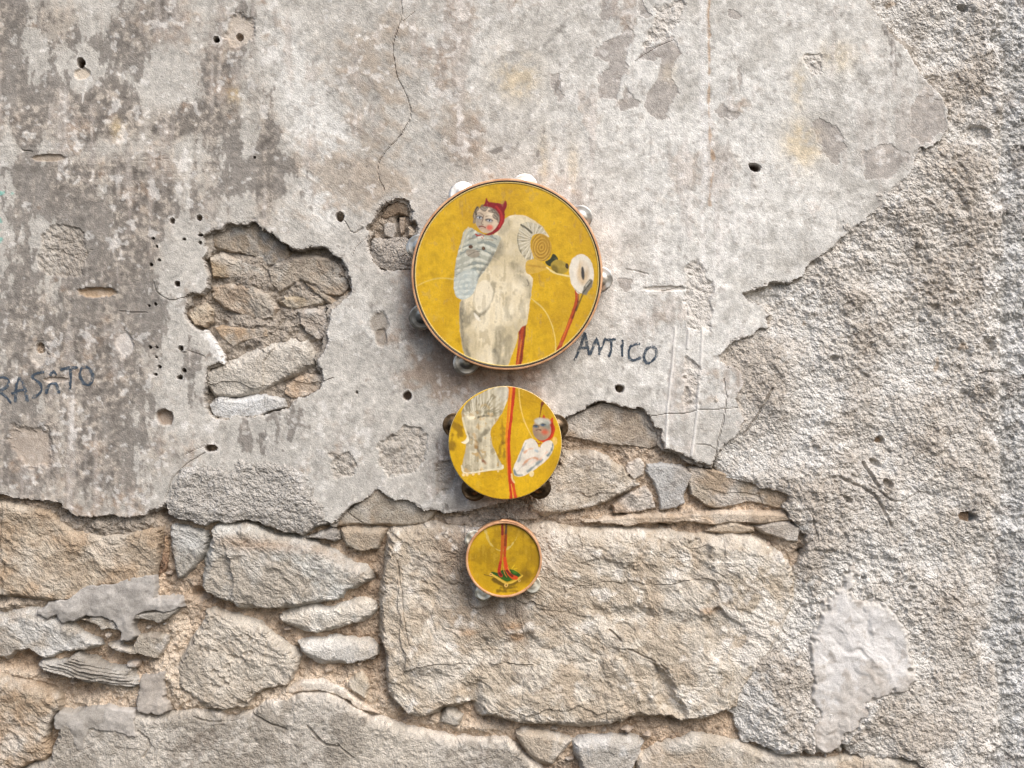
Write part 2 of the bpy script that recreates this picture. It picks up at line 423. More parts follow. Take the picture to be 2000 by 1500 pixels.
    for (x, y, rx, ry, d, rot) in ((155,122,7,9,38,0),(423,77,4.6,5.2,34,0),(468,72,6,7,16,0),(337,432,4.5,5,12,0),(390,426,5,5.2,40,0),(497,307,2.6,2.8,18,0),
                              (664,422,7.5,10,40,8),(1474,327,13,8,42,25),(77,681,9,10,42,0),(346,554,5.5,5.5,22,0),(1211,759,11,8.5,42,10),
                              (352,680,4.5,4.5,22,0),(795,772,7,8,24,20),(697,767,3.5,3.5,8,0),(1800,292,5,4,24,0),(352,737,3.6,4,16,0),(351,738,5,3,10,0),
                              (300,466,2.8,2.8,22,0),(307,482,2.5,2.5,22,0),(296,517,3,2.6,22,0),(312,508,2.6,2.2,18,0),(360,467,2.6,2.4,16,0),(392,459,5,3,24,0),
                              (303,594,2.6,2.2,20,0),(290,597,2.5,2.2,20,0),(293,678,2.5,2.2,20,0),(306,678,2.5,2.2,20,0),(305,698,2.4,2.2,20,0),
                              (311,716,2.8,2.6,20,0),(303,731,2.5,2.4,18,0),(359,724,3,3.2,18,0),(391,474,3,2.4,18,0),(410,875,13,7,40,4),(1345,290,1,1,0,0)):
        if d == 0: continue
        sl, q = hole(H, x, y, rx, ry, d, rot)
        if rx > 5:
            tint(sl, sm(1.05, .9, q), (120, 92, 70), .75)
        else:
            tint(sl, sm(1.05, .8, q), (96, 82, 70), .7)
        tint(sl, sm(1.9, 1.35, q) * sm(1.0, 1.25, q), (224, 220, 214), .55 if rx > 4.4 else .15)
    # shallow scoops and gouges
    for (x, y, rx, ry, d, c) in ((192,572,34,11,9,(196,170,140)),(322,816,17,15,14,(140,118,98)),(108,742,24,6,6,(208,196,184)),(1300,564,38,6,5,(220,214,206)),
                                 (470,60,30,30,5,(196,184,170)),(75,690,20,26,5,(200,192,182)),(240,670,16,24,4,(216,210,204)),(158,143,16,10,4,(205,190,170)),
                                 (60,870,44,40,6,(178,165,152)),(90,308,30,6,5,(170,155,138)),(740,630,18,26,4,(150,140,128)),(745,660,12,18,4,(150,140,128))):
        sl, q = hole(H, x, y, rx, ry, d)
        tint(sl, sm(1.1, .8, q), c, .7)
    # cracks
    CR = [([(783,-60),(783,0),(786,30),(778,55),(766,85),(768,115),(776,145),(787,170),(795,195),(803,212),(802,230),(790,250),(765,278),(745,300),(736,320),(738,345),(750,375)],1.35,5),
          ([(786,45),(810,25)],1.3,3),
          ([(1238,118),(1280,90),(1310,75)],1.6,3),([(1268,812),(1300,808),(1340,808),(1370,798),(1440,797)],1.7,5),([(1415,740),(1420,790),(1405,850),(1395,900)],1.6,5),
          ([(1360,868),(1395,873),(1402,900)],1.7,5),([(320,975),(330,945),(350,920),(375,900),(398,885)],1.9,5),([(300,548),(310,575),(340,588),(372,577)],1.7,5),
          ([(672,430),(690,458),(708,445)],1.8,5),([(352,690),(380,688),(402,700)],1.5,4),([(722,462),(700,480),(690,500)],1.4,3),
          ([(235,610),(262,614),(290,612)],1.8,4),([(40,295),(62,297)],2,4),([(260,312),(330,310)],1.3,2),
          ([(1220,525),(1265,535)],2.0,4),([(1292,565),(1330,558)],2.0,4),([(1470,695),(1420,700)],1.6,3),([(625,745),(652,735)],1.6,4),([(400,868),(360,890)],1.4,3),
          ]
    for pts, wd, d in CR:
        sl, m = groove(H, pts, wd * .85, d * .6)
        tint(sl, m * np.clip(.55 + .5 * FINE[sl], 0, 1), (92, 82, 74), .5)
    # two chalk-white ridges running down the right side
    for pts in ([(1318,640),(1314,700),(1308,760),(1302,830),(1298,878)], [(1372,640),(1370,720),(1364,780),(1358,840),(1350,890)], [(1345,600),(1342,680)]):
        sl = box(pts, 14)
        m = sm(4.0, .6, dline(pts, X[:, sl[1]] + WX[sl] * .15, Y[sl[0]]))
        H[sl] += 2.2 * m
        tint(sl, m, (232, 229, 224), .8)
    # rough islands where the skin is gone
    for p in ([(85,460),(105,445),(140,442),(165,455),(172,490),(165,530),(150,545),(115,548),(92,540),(82,500)],
              [(740,870),(790,830),(830,850),(835,900),(800,930),(760,930),(735,905)], [(640,885),(680,880),(700,905),(690,930),(660,930)],
              [(850,900),(885,900),(890,950),(870,965),(850,945)], [(1275,15),(1330,0),(1345,10),(1330,50),(1300,75),(1260,90),(1275,50)],
              [(1572,115),(1600,105),(1610,145),(1585,150)],[(1335,520),(1365,500),(1395,560),(1385,640),(1345,640)],[(1340,700),(1368,720),(1362,800),(1332,800)]):
        sl = box(p, 20)
        s = sdf(p, X[:, sl[1]], Y[sl[0]]) + EN[sl] * 4
        m = sm(-2, 4, s)
        H[sl] += m * (NOD[sl] * .62 - 3.0)
        tint(sl, m, (172, 163, 152) if p[0][0] < 1000 else (202, 195, 187), .6)
    # ragged, slightly lifted and thinned edge that breaks off square
    H -= 1.5 * sm(4, 0, sp + 1.5 * FINE)
    # the backing coat shows as a ledge where the face has chipped further back
    led = sp + 3.5 + 4.5 * fbm(38, seed=45, octs=4, gain=.6)
    H2 = -11 + NOD * .45 + MID * 1.5 - sm(1.5, -1.5, led) * 34 - np.maximum(-led - 1.5, 0) * 2 - 60 * (sp > 4)
    H -= sm(1.0, -1.2, sp) * 36 + np.maximum(-sp - 1.2, 0) * 2
    ed = sm(5, 0, sp + FINE * 2.5)
    base = mixc(base, lin(206, 200, 193), ed * .4)
    base = np.where((H2 > H)[..., None], lin(168, 160, 150) * (1 + .10 * FINE + .06 * SPK)[..., None], base)
    H = np.maximum(H, H2)
    # fresh white break along the lower left of the hollow
    for pts in ([(398,640),(412,655),(424,678),(436,706)], [(436,708),(455,694),(475,684)]):
        d = dline(pts, X, Y) - 3.2 * FINE
        base = mixc(base, lin(232, 230, 227), sm(9, 4, d) * (sp > -4))
    return H, base, sp

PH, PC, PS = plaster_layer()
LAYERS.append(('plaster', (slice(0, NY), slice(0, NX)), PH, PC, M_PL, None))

# ------------------------------------------------------------------ rough render (right), skim patch, adjoining pebbledash
def rough_layer():
    sl = box(ROUGH, 20)
    x, y = X[:, sl[1]], Y[sl[0]]
    s = sdf(ROUGH, x, y) + EN[sl] * 3.5 + FINE[sl] * 1.0
    slope = 4 * sm(1350, 1900, x) - 3
    amp = (.6 + .4 * sm(1420, 1600, x)) * (.66 + .40 * sm(-.8, 1.0, fbm(110, seed=51, octs=3)[sl]))
    H = -9 + slope + NOD[sl] * 1.0 * amp + MID[sl] * 4.2 + fbm(130, seed=50, octs=3)[sl] * 5 + PICK[sl] * .35
    H = H + 5 * blob(1640, 600, 120, 120)[sl] - 7 * blob(1680, 850, 60, 60)[sl] + 5 * blob(1760, 980, 160, 90)[sl]
    # lower-left: lime daubed thinly over the stone
    low = sm(1050, 1150, y) * sm(1640, 1520, x)
    H += low * (-1.0 - .15 * NOD[sl] + .4 * ROCK[sl])
    H -= 30 * sm(1925, 1985, x + EN[sl] * 11 + MID[sl] * 7 + (y - 700) * .006) ** 2      # corner rounds away
    H -= sm(1.5, -2.5, s) * 36 + np.maximum(-s - 2.5, 0) * 2 + 4 * sm(14, 0, s)
    H -= 9 * sm(-5, 5, sdf(WHITE, x, y) + EN[sl] * 4.5)
    full = np.zeros((NY, NX), np.float32); full[sl] = H
    for (px, py, rx, ry, d, rot) in ((1895,1012,20,9,40,12),(1722,860,10,8,16,0),(1885,12,10,6,20,20),(1712,905,14,7,14,30),(1735,945,10,6,16,50),(1910,260,26,16,10,0),
                                     (1630,700,8,6,14,0),(1655,975,10,5,12,40),(1785,1150,9,6,12,0),(1830,600,10,7,10,0),(1690,1130,6,5,10,0)):
        hole(full, px, py, rx, ry, d, rot)
    for pts, wd, d in (([(1640,935),(1700,960),(1730,1000),(1745,1030)],4,8),([(1690,905),(1720,955)],5,10),([(1590,1010),(1600,1060)],2,5),([(1700,950),(1760,990),(1800,960)],3,5),
                       ([(1970,730),(1930,725),(1915,730)],2,7),([(1905,1000),(1870,1030)],3,6),([(1510,1170),(1508,1240),(1495,1275)],5,7),([(1545,1110),(1535,1150),(1525,1160)],5,7),
                       ([(1880,1180),(1850,1150)],2,4),([(1510,760),(1490,800),(1450,850)],3,7)):
        groove(full, pts, wd, d)
    H = full[sl]
    col = np.empty(H.shape + (3,), np.float32); col[:] = lin(205, 199, 191)
    col = mixc(col, lin(182, 172, 160), sm(0, 1.4, MID[sl] + .6 * FINE[sl] + 1.1 * blob(1880, 180, 120, 200)[sl]) * .7)
    col = mixc(col, lin(220, 217, 212), sm(.4, 1.5, -MID[sl] + .7 * FINE[sl] + .9 * low + .8 * blob(1540, 720, 90, 60)[sl] + 1.5 * blob(1510, 1350, 130, 150)[sl] + .8 * blob(1590, 1130, 60, 90)[sl]) * .8)
    col = mixc(col, lin(172, 148, 120), sm(1.8, 2.7, LOW[sl] * .4 + FINE[sl] * .7 + 1.3 * blob(1560, 1080, 20, 40)[sl] + .9 * blob(1500, 1290, 16, 40)[sl]) * .6)
    col = mixc(col, lin(236, 234, 231), sm(1925, 1960, x + EN[sl] * 14) * sm(-.6, .5, MID[sl]) * .8)
    halo = sm(-34, 4, sdf(WHITE, x, y) + EN[sl] * 12 + FINE[sl] * 5)
    col = mixc(col, lin(222, 219, 214), halo * .7)
    col *= (1 + .06 * SPK[sl] + .06 * TINY[sl])[..., None]
    return sl, H, col

sl, RH, RCOL = rough_layer()
LAYERS.append(('rough_render', sl, RH, RCOL, M_RC, None))

def white_layer():
    sl = box(WHITE, 14)
    x, y = X[:, sl[1]], Y[sl[0]]
    s = sdf(WHITE, x, y) + EN[sl] * 5.5 + FINE[sl] * 3 + TINY[sl] * 1.5
    T = fbm(70, 16, seed=61, octs=4, xs=np.arange(0, 1400, 2, dtype=np.float32), ys=np.arange(0, 1400, 2, dtype=np.float32))
    ang = math.radians(62)
    u = (x - 1500) * math.cos(ang) + (y - 1000) * math.sin(ang); v = -(x - 1500) * math.sin(ang) + (y - 1000) * math.cos(ang) + 500
    st = T[(np.abs(v + WY[sl] * 3) / 2).astype(int) % 700, (np.abs(u + WX[sl] * 3) / 2).astype(int) % 700]
    H = -9 + .8 * st + .8 * cells(x + WX[sl] * 2.2, y + WY[sl] * 2.2, 58, 62, k=.25, tilt=.5) + .12 * SPK[sl] + 1.2 * sm(.3, 1.2, fbm(30, seed=63, octs=4, gain=.6)[sl]) + MID[sl] * 2.2 + .25 * FINE[sl]
    H += 5 * sm(1420, 1300, y)
    H -= sm(5, -5, s) * 9 + np.maximum(-s - 5, 0) * 2
    col = np.empty(H.shape + (3,), np.float32); col[:] = lin(216, 213, 210)
    col = mixc(col, lin(196, 189, 181), sm(.2, 1.4, MID[sl] + .6 * FINE[sl]) * .75)
    col = mixc(col, lin(203, 198, 191), sm(16, -3, s + 4 * MID[sl]) * .8)
    col = mixc(col, lin(168, 158, 148), sm(1.0, 1.7, FINE[sl] + .4 * EN[sl]) * .5)
    col *= (1 + .03 * SPK[sl] + .03 * TINY[sl])[..., None]
    return sl, H, col
sl, H_, c_ = white_layer()
LAYERS.append(('skim_patch', sl, H_, c_, M_CE, None))

def lump_layer(poly, name, level, amp, colour, colour2, edge=2.5, mat=None, fine=0.3, dome=8.0, drop=30):
    sl = box(poly, 14)
    x, y = X[:, sl[1]], Y[sl[0]]
    s = sdf(poly, x, y) + EN[sl] * 2.4 + FINE[sl] * .8
    H = level + amp * NOD[sl] + MID[sl] * 2.2 + fine * FINE[sl] + .3 * amp * ROCK[sl]
    H -= dome * (1 - sm(0, 24, s))
    H -= sm(edge, -edge, s) * drop + np.maximum(-s - edge, 0) * 2
    col = np.empty(H.shape + (3,), np.float32); col[:] = lin(*colour)
    col = mixc(col, lin(*colour2), sm(-.2, 1.3, MID[sl] + .8 * FINE[sl]) * .8)
    col *= (1 + .05 * SPK[sl] + .06 * TINY[sl])[..., None]
    return (name, sl, H, col, mat or M_CE, None)

LAYERS.append(lump_layer(LUMP, 'render_patch', 5, .55, (182, 177, 170), (206, 202, 197), mat=M_RC, dome=6))
LAYERS.append(lump_layer([(721,472),(728,462),(745,466),(770,461),(795,464),(806,476),(810,502),(806,525),(780,525),(765,530),(745,526),(728,512),(722,495)],
                         'render_patch', 1, .35, (170, 162, 153), (190, 182, 172), mat=M_RC, dome=5))

# ------------------------------------------------------------------ cement smears
for poly, lv, c1, c2 in (
    ([(75,1196),(100,1178),(140,1164),(158,1146),(195,1138),(250,1130),(300,1126),(306,1152),(302,1168),(350,1170),(360,1188),(325,1198),(290,1197),(270,1204),(265,1222),(271,1246),(252,1258),(234,1254),(231,1234),(220,1213),(198,1206),(165,1205),(142,1218),(120,1216),(110,1204),(92,1208)], 2, (164,159,153), (186,181,175)),
    ([(275,1325),(300,1320),(318,1315),(322,1340),(320,1360),(332,1375),(330,1390),(312,1400),(295,1393),(268,1392),(262,1370),(270,1345)], 3, (164,156,147), (182,174,165)),
    ([(103,1400),(115,1390),(150,1388),(175,1382),(210,1380),(235,1385),(265,1385),(268,1440),(250,1440),(225,1430),(180,1430),(170,1450),(175,1465),(150,1470),(138,1455),(125,1435),(105,1425)], 7, (166,160,152), (186,180,173))):
    LAYERS.append(lump_layer(poly, 'cement_smear', lv, .13, c1, c2, fine=.25, dome=3, drop=26))

# ------------------------------------------------------------------ stones
# (outline, level, tilt x, tilt y, rounding, relief, colour, dust colour, ochre amount)
ST = [
 ([(-600,978),(0,976),(28,980),(60,984),(96,992),(118,1014),(142,1033),(185,1041),(232,1039),(265,1030),(318,1026),(316,1060),(308,1100),(300,1135),(270,1142),(230,1145),(190,1148),(160,1158),(150,1170),(120,1174),(60,1170),(20,1167),(-600,1160)], -5, 0, -.02, 10, 1.0, (178,162,141), (196,184,166), .45),
 ([(318,1032),(327,1055),(330,1100),(322,1118),(303,1132),(308,1090),(316,1050)], -16, 0, 0, 8, .4, (140,108,80), (170,138,106), .6),
 ([(328,1020),(360,1025),(400,1038),(406,1055),(398,1080),(375,1115),(360,1130),(345,1136),(337,1110),(330,1070),(327,1040)], -8, .03, -.05, 10, .7, (176,164,146), (196,188,174), .35),
 ([(410,1035),(425,1025),(460,1028),(480,1020),(510,1032),(545,1046),(580,1052),(610,1056),(640,1070),(665,1085),(690,1100),(710,1105),(722,1118),(728,1132),(715,1142),(680,1160),(660,1175),(625,1178),(590,1185),(565,1190),(530,1195),(505,1192),(465,1188),(455,1178),(430,1172),(402,1165),(391,1150),(395,1120),(402,1080),(408,1055)], 2, 0, .05, 16, .9, (182,169,149), (202,193,177), .25),
 ([(538,1207),(550,1198),(580,1190),(610,1182),(640,1183),(665,1178),(690,1171),(712,1168),(722,1172),(733,1180),(736,1195),(725,1210),(700,1222),(670,1228),(640,1235),(615,1241),(590,1237),(560,1225),(545,1218)], -4, 0, .10, 16, .5, (192,180,162), (206,198,184), .1),
 ([(580,1258),(600,1250),(640,1245),(680,1247),(715,1250),(735,1258),(743,1270),(742,1285),(725,1295),(700,1298),(680,1303),(655,1299),(625,1298),(600,1288),(585,1275)], -4, 0, .06, 14, .5, (188,178,163), (204,197,186), .1),
 ([(400,1190),(420,1185),(455,1198),(490,1212),(520,1225),(545,1250),(570,1272),(583,1285),(583,1310),(575,1330),(560,1345),(530,1352),(500,1360),(488,1385),(450,1392),(400,1388),(380,1370),(345,1345),(338,1300),(360,1270),(372,1240),(390,1225)], 0, 0, .02, 16, .85, (178,169,156), (200,193,182), .12),
 ([(640,1032),(668,1005),(690,986),(715,968),(735,948),(752,956),(780,968),(800,971),(825,984),(858,995),(846,1010),(830,1022),(800,1029),(760,1027),(700,1026)], -13, 0, .14, 6, .15, (172,158,138), (190,180,164), .5),
 ([(665,1035),(690,1032),(730,1034),(753,1036),(748,1055),(740,1075),(720,1083),(695,1079),(675,1068),(668,1050)], -10, 0, .06, 7, .2, (164,154,138), (186,178,166), .3),
 ([(590,1050),(620,1038),(650,1028),(660,1040),(662,1055),(650,1061),(630,1056),(610,1054)], -8, 0, .05, 7, .2, (164,154,142), (186,178,166), .15),
 ([(760,1045),(775,1035),(810,1027),(850,1020),(900,1025),(930,1028),(1000,1030),(1050,1022),(1090,1022),(1120,1030),(1160,1030),(1200,1030),(1260,1035),(1320,1038),(1370,1038),(1420,1045),(1470,1050),(1500,1062),(1525,1080),(1545,1095),(1560,1130),(1555,1170),(1545,1200),(1530,1230),(1515,1260),(1495,1300),(1470,1330),(1450,1360),(1445,1385),(1400,1400),(1370,1408),(1330,1411),(1290,1405),(1250,1402),(1230,1405),(1215,1416),(1150,1421),(1100,1421),(1040,1418),(990,1412),(975,1402),(945,1400),(930,1395),(920,1376),(900,1380),(870,1385),(850,1395),(830,1403),(795,1398),(770,1375),(757,1355),(750,1320),(745,1280),(742,1240),(739,1190),(741,1150),(745,1110),(752,1075)], 2, -.004, .012, 20, .78, (184,170,150), (205,197,184), .18),
 ([(872,1385),(888,1388),(903,1400),(900,1421),(885,1421),(860,1412)], -2, 0, .1, 8, .3, (172,160,142), (190,180,165), .1),
 ([(1003,1432),(1025,1426),(1060,1428),(1095,1432),(1119,1445),(1105,1465),(1090,1480),(1080,1496),(1050,1490),(1030,1475),(1015,1455)], -2, 0, .1, 10, .6, (182,170,154), (208,202,194), .15),
 ([(1120,1448),(1145,1438),(1180,1438),(1215,1440),(1245,1448),(1253,1455),(1247,1480),(1240,1510),(1215,1580),(1150,1580),(1135,1500),(1125,1475)], 0, 0, .08, 12, .6, (182,172,158), (204,198,190), .1),
 ([(1248,1480),(1275,1460),(1310,1445),(1350,1432),(1380,1435),(1420,1442),(1450,1448),(1480,1460),(1520,1470),(1620,1480),(1700,1470),(1860,1490),(1860,1760),(1235,1760),(1240,1520)], -8, 0, .03, 14, .6, (188,174,154), (204,194,180), .3),
 ([(-600,1190),(0,1196),(50,1185),(80,1190),(115,1203),(140,1213),(160,1230),(182,1245),(192,1260),(165,1273),(140,1273),(110,1286),(80,1291),(55,1276),(30,1280),(10,1296),(0,1291),(-600,1300)], -3, 0, .05, 14, .9, (180,166,147), (200,192,180), .3),
 ([(-600,1310),(0,1314),(30,1328),(60,1338),(95,1348),(115,1363),(126,1380),(105,1395),(95,1420),(92,1450),(103,1475),(85,1490),(60,1492),(30,1510),(0,1560),(-600,1620)], 0, 0, .03, 14, 1.1, (178,158,132), (196,184,168), .6),
 ([(72,1300),(80,1290),(110,1288),(150,1272),(190,1295),(250,1310),(262,1325),(276,1338),(262,1345),(230,1341),(180,1331),(130,1325),(100,1318),(85,1311)], 3, 0, .05, 9, .4, (158,148,134), (184,176,164), .05),
 ([(140,1207),(165,1203),(195,1198),(215,1205),(236,1225),(225,1231),(210,1229),(195,1233),(185,1222),(165,1215)], -6, 0, .1, 6, .3, (178,162,140), (204,196,184), .15),
 ([(255,1200),(270,1192),(300,1189),(335,1188),(356,1186),(345,1200),(330,1210),(320,1222),(305,1224),(295,1217),(280,1218),(260,1212)], -3, 0, .1, 8, .4, (166,154,136), (190,180,166), .1),
 ([(205,1260),(225,1255),(255,1262),(265,1240),(290,1235),(330,1240),(331,1255),(322,1270),(310,1291),(295,1291),(270,1283),(240,1279),(215,1268)], -4, 0, .1, 8, .4, (182,170,152), (204,196,186), .1),
 ([(-600,1620),(0,1560),(30,1515),(60,1495),(95,1480),(108,1440),(120,1410),(160,1395),(200,1392),(260,1388),(300,1398),(335,1392),(380,1385),(430,1388),(440,1398),(490,1390),(520,1368),(545,1362),(590,1352),(640,1350),(670,1365),(700,1385),(720,1401),(740,1402),(760,1410),(790,1417),(830,1427),(870,1434),(890,1442),(905,1437),(950,1442),(990,1442),(1010,1462),(1040,1487),(1060,1510),(1100,1760),(-600,1760)], 5, 0, .025, 14, .32, (164,158,149), (196,192,186), .03),
 ([(690,1318),(705,1313),(718,1330),(721,1350),(715,1373),(700,1365),(680,1350),(675,1335)], -6, 0, .06, 8, .3, (186,174,154), (204,194,178), .15),
 ([(560,1342),(590,1325),(630,1325),(665,1340),(700,1366),(730,1385),(745,1400),(700,1392),(660,1362),(620,1352),(560,1360)], -8, 0, .05, 8, .2, (214,190,164), (226,212,194), .2),
 ([(1090,835),(1110,808),(1140,796),(1175,780),(1190,781),(1235,794),(1265,808),(1296,845),(1296,870),(1270,879),(1240,873),(1205,871),(1180,868),(1150,862),(1120,856),(1096,852)], -15, 0, .08, 5, .25, (172,154,132), (192,178,160), .5),
 ([(1030,985),(1060,940),(1085,905),(1098,880),(1130,876),(1165,880),(1190,893),(1220,908),(1245,935),(1252,950),(1225,965),(1190,980),(1160,990),(1120,1000),(1060,1010),(1030,1003)], -6, 0, .03, 12, .8, (186,172,152), (206,198,186), .3),
 ([(1262,905),(1290,903),(1330,908),(1355,922),(1347,950),(1337,970),(1341,985),(1320,998),(1290,1001),(1285,975),(1275,945),(1262,925)], -12, 0, .06, 6, .25, (180,168,154), (196,188,178), .25),
 ([(1345,912),(1370,908),(1400,915),(1450,932),(1500,945),(1540,958),(1552,985),(1545,1000),(1500,990),(1470,985),(1430,992),(1400,996),(1370,986),(1350,970),(1343,945)], -16, 0, .06, 6, .45, (176,160,138), (190,178,164), .5),
 ([(1130,1012),(1190,1006),(1250,1004),(1330,1002),(1400,997),(1470,998),(1535,1002),(1556,1020),(1500,1027),(1440,1022),(1390,1026),(1340,1022),(1270,1024),(1230,1030),(1190,1022),(1140,1024)], -9, 0, .12, 6, .35, (196,174,148), (212,196,176), .35),
 ([(1478,1030),(1510,1018),(1545,1018),(1568,1030),(1562,1062),(1540,1062),(1515,1052),(1495,1044)], -9, .02, .05, 6, .2, (184,172,158), (200,192,182), .2),
 ([(1375,1037),(1405,1022),(1440,1018),(1475,1028),(1478,1041),(1450,1043),(1400,1041)], -12, 0, .1, 6, .3, (180,166,148), (196,186,172), .2),
 ([(1222,900),(1255,888),(1263,905),(1259,930),(1240,942),(1220,925)], -9, 0, .05, 7, .5, (196,166,138), (208,186,162), .4),
 ([(1195,985),(1230,960),(1262,945),(1275,965),(1282,995),(1250,1003),(1200,1005)], -13, 0, .04, 6, .8, (190,162,132), (204,180,154), .5),
 ([(862,1012),(882,1003),(940,998),(1000,990),(1050,985),(1062,1000),(1050,1018),(960,1022),(900,1031),(870,1028)], -15, 0, .04, 8, .4, (150,132,114), (174,158,140), .3),
 # inside the hollow
 ([(398,440),(445,432),(496,426),(525,450),(560,475),(568,500),(545,515),(522,518),(500,505),(470,498),(430,488),(405,480)], -17, 0, .10, 6, .35, (166,142,112), (182,162,136), .6),
 ([(516,522),(532,508),(566,494),(600,490),(640,492),(662,508),(682,540),(682,565),(660,580),(632,578),(612,560),(585,552),(560,565),(540,575),(522,555)], -15, 0, .10, 10, .4, (168,154,136), (186,178,166), .4),
 ([(541,588),(552,575),(580,572),(610,572),(635,580),(625,598),(600,602),(572,606),(556,602)], -17, 0, .05, 8, .35, (172,154,124), (188,172,144), .5),
 ([(590,550),(615,556),(640,575),(660,585),(668,560),(684,560),(680,590),(655,605),(632,590),(610,575)], -16, 0, 0, 7, .4, (180,160,136), (196,182,164), .4),
 ([(404,500),(430,490),(470,500),(505,512),(520,530),(516,552),(480,548),(440,545),(408,545)], -15, 0, .03, 8, .7, (176,152,118), (192,172,142), .7),
 ([(406,556),(440,548),(490,552),(520,570),(538,600),(530,622),(505,625),(470,615),(430,600),(408,580)], -13, 0, .04, 8, .9, (160,140,118), (182,166,146), .4),
 ([(360,612),(376,592),(400,588),(412,605),(412,630),(395,642),(375,636)], -10, 0, 0, 9, .8, (194,176,150), (212,200,182), .4),
 ([(412,636),(440,632),(490,634),(520,636),(522,660),(500,666),(470,668),(452,678),(430,660)], -13, 0, .05, 6, .35, (180,152,118), (192,168,138), .6),
 ([(398,720),(440,705),(470,690),(520,668),(560,655),(600,660),(625,690),(618,715),(590,725),(560,740),(530,755),(500,770),(460,778),(410,775),(395,750)], -9, 0, .06, 14, .35, (168,160,148), (186,180,170), .15),
 ([(578,606),(600,602),(636,602),(642,625),(638,655),(620,668),(595,652),(580,635)], -11, 0, .04, 7, .6, (184,166,146), (204,192,178), .3),
 ([(552,748),(580,730),(605,724),(632,728),(632,742),(622,762),(598,774),(566,780),(548,772)], -17, 0, .08, 7, .4, (168,146,122), (186,168,148), .4),
 ([(400,790),(420,772),(470,776),(520,768),(556,776),(560,797),(530,804),(505,814),(480,817),(440,820),(412,816)], -6, 0, .08, 8, .35, (190,184,176), (218,215,210), .05),
 ([(745,436),(752,428),(768,434),(774,452),(768,466),(748,462)], -14, 0, 0, 5, .2, (172,162,150), (186,178,168), .1),
 ([(776,422),(788,420),(790,455),(780,462),(774,440)], -14, 0, 0, 5, .2, (168,146,122), (184,166,144), .3),
 ([(790,440),(802,436),(814,450),(810,464),(795,464)], -10, 0, 0, 6, .2, (178,168,156), (190,182,172), .1),
 ([(735,420),(752,396),(772,386),(795,388),(806,412),(796,424),(775,416),(750,425)], -20, 0, .25, 4, .3, (150,128,104), (168,148,124), .4),
]
rp = np.random.default_rng(77)
for (x, y, a, b) in ((1225,1426,13,7),(1266,1437,9,7),(1083,1426,8,4),(996,1418,6,4),(966,1406,7,5),(287,1229,7,6),(318,1222,6,5),(136,1336,7,6),(258,1300,12,9),(1115,1484,9,6),(325,1122,8,7),(205,1240,7,6),(700,1300,8,5),(560,1232,8,5),(640,1312,9,6),(1500,1068,8,8),(478,634,6,4),(1180,1428,6,4)):
    t = np.linspace(0, 2 * math.pi, 10)[:-1]
    r = 1 + .18 * rp.standard_normal(9)
    ST.append(([(x + a * q * math.cos(k), y + b * q * math.sin(k)) for k, q in zip(t, r)], -13, 0, 0, 5, .15, (186, 164, 142), (204, 188, 170), .15))

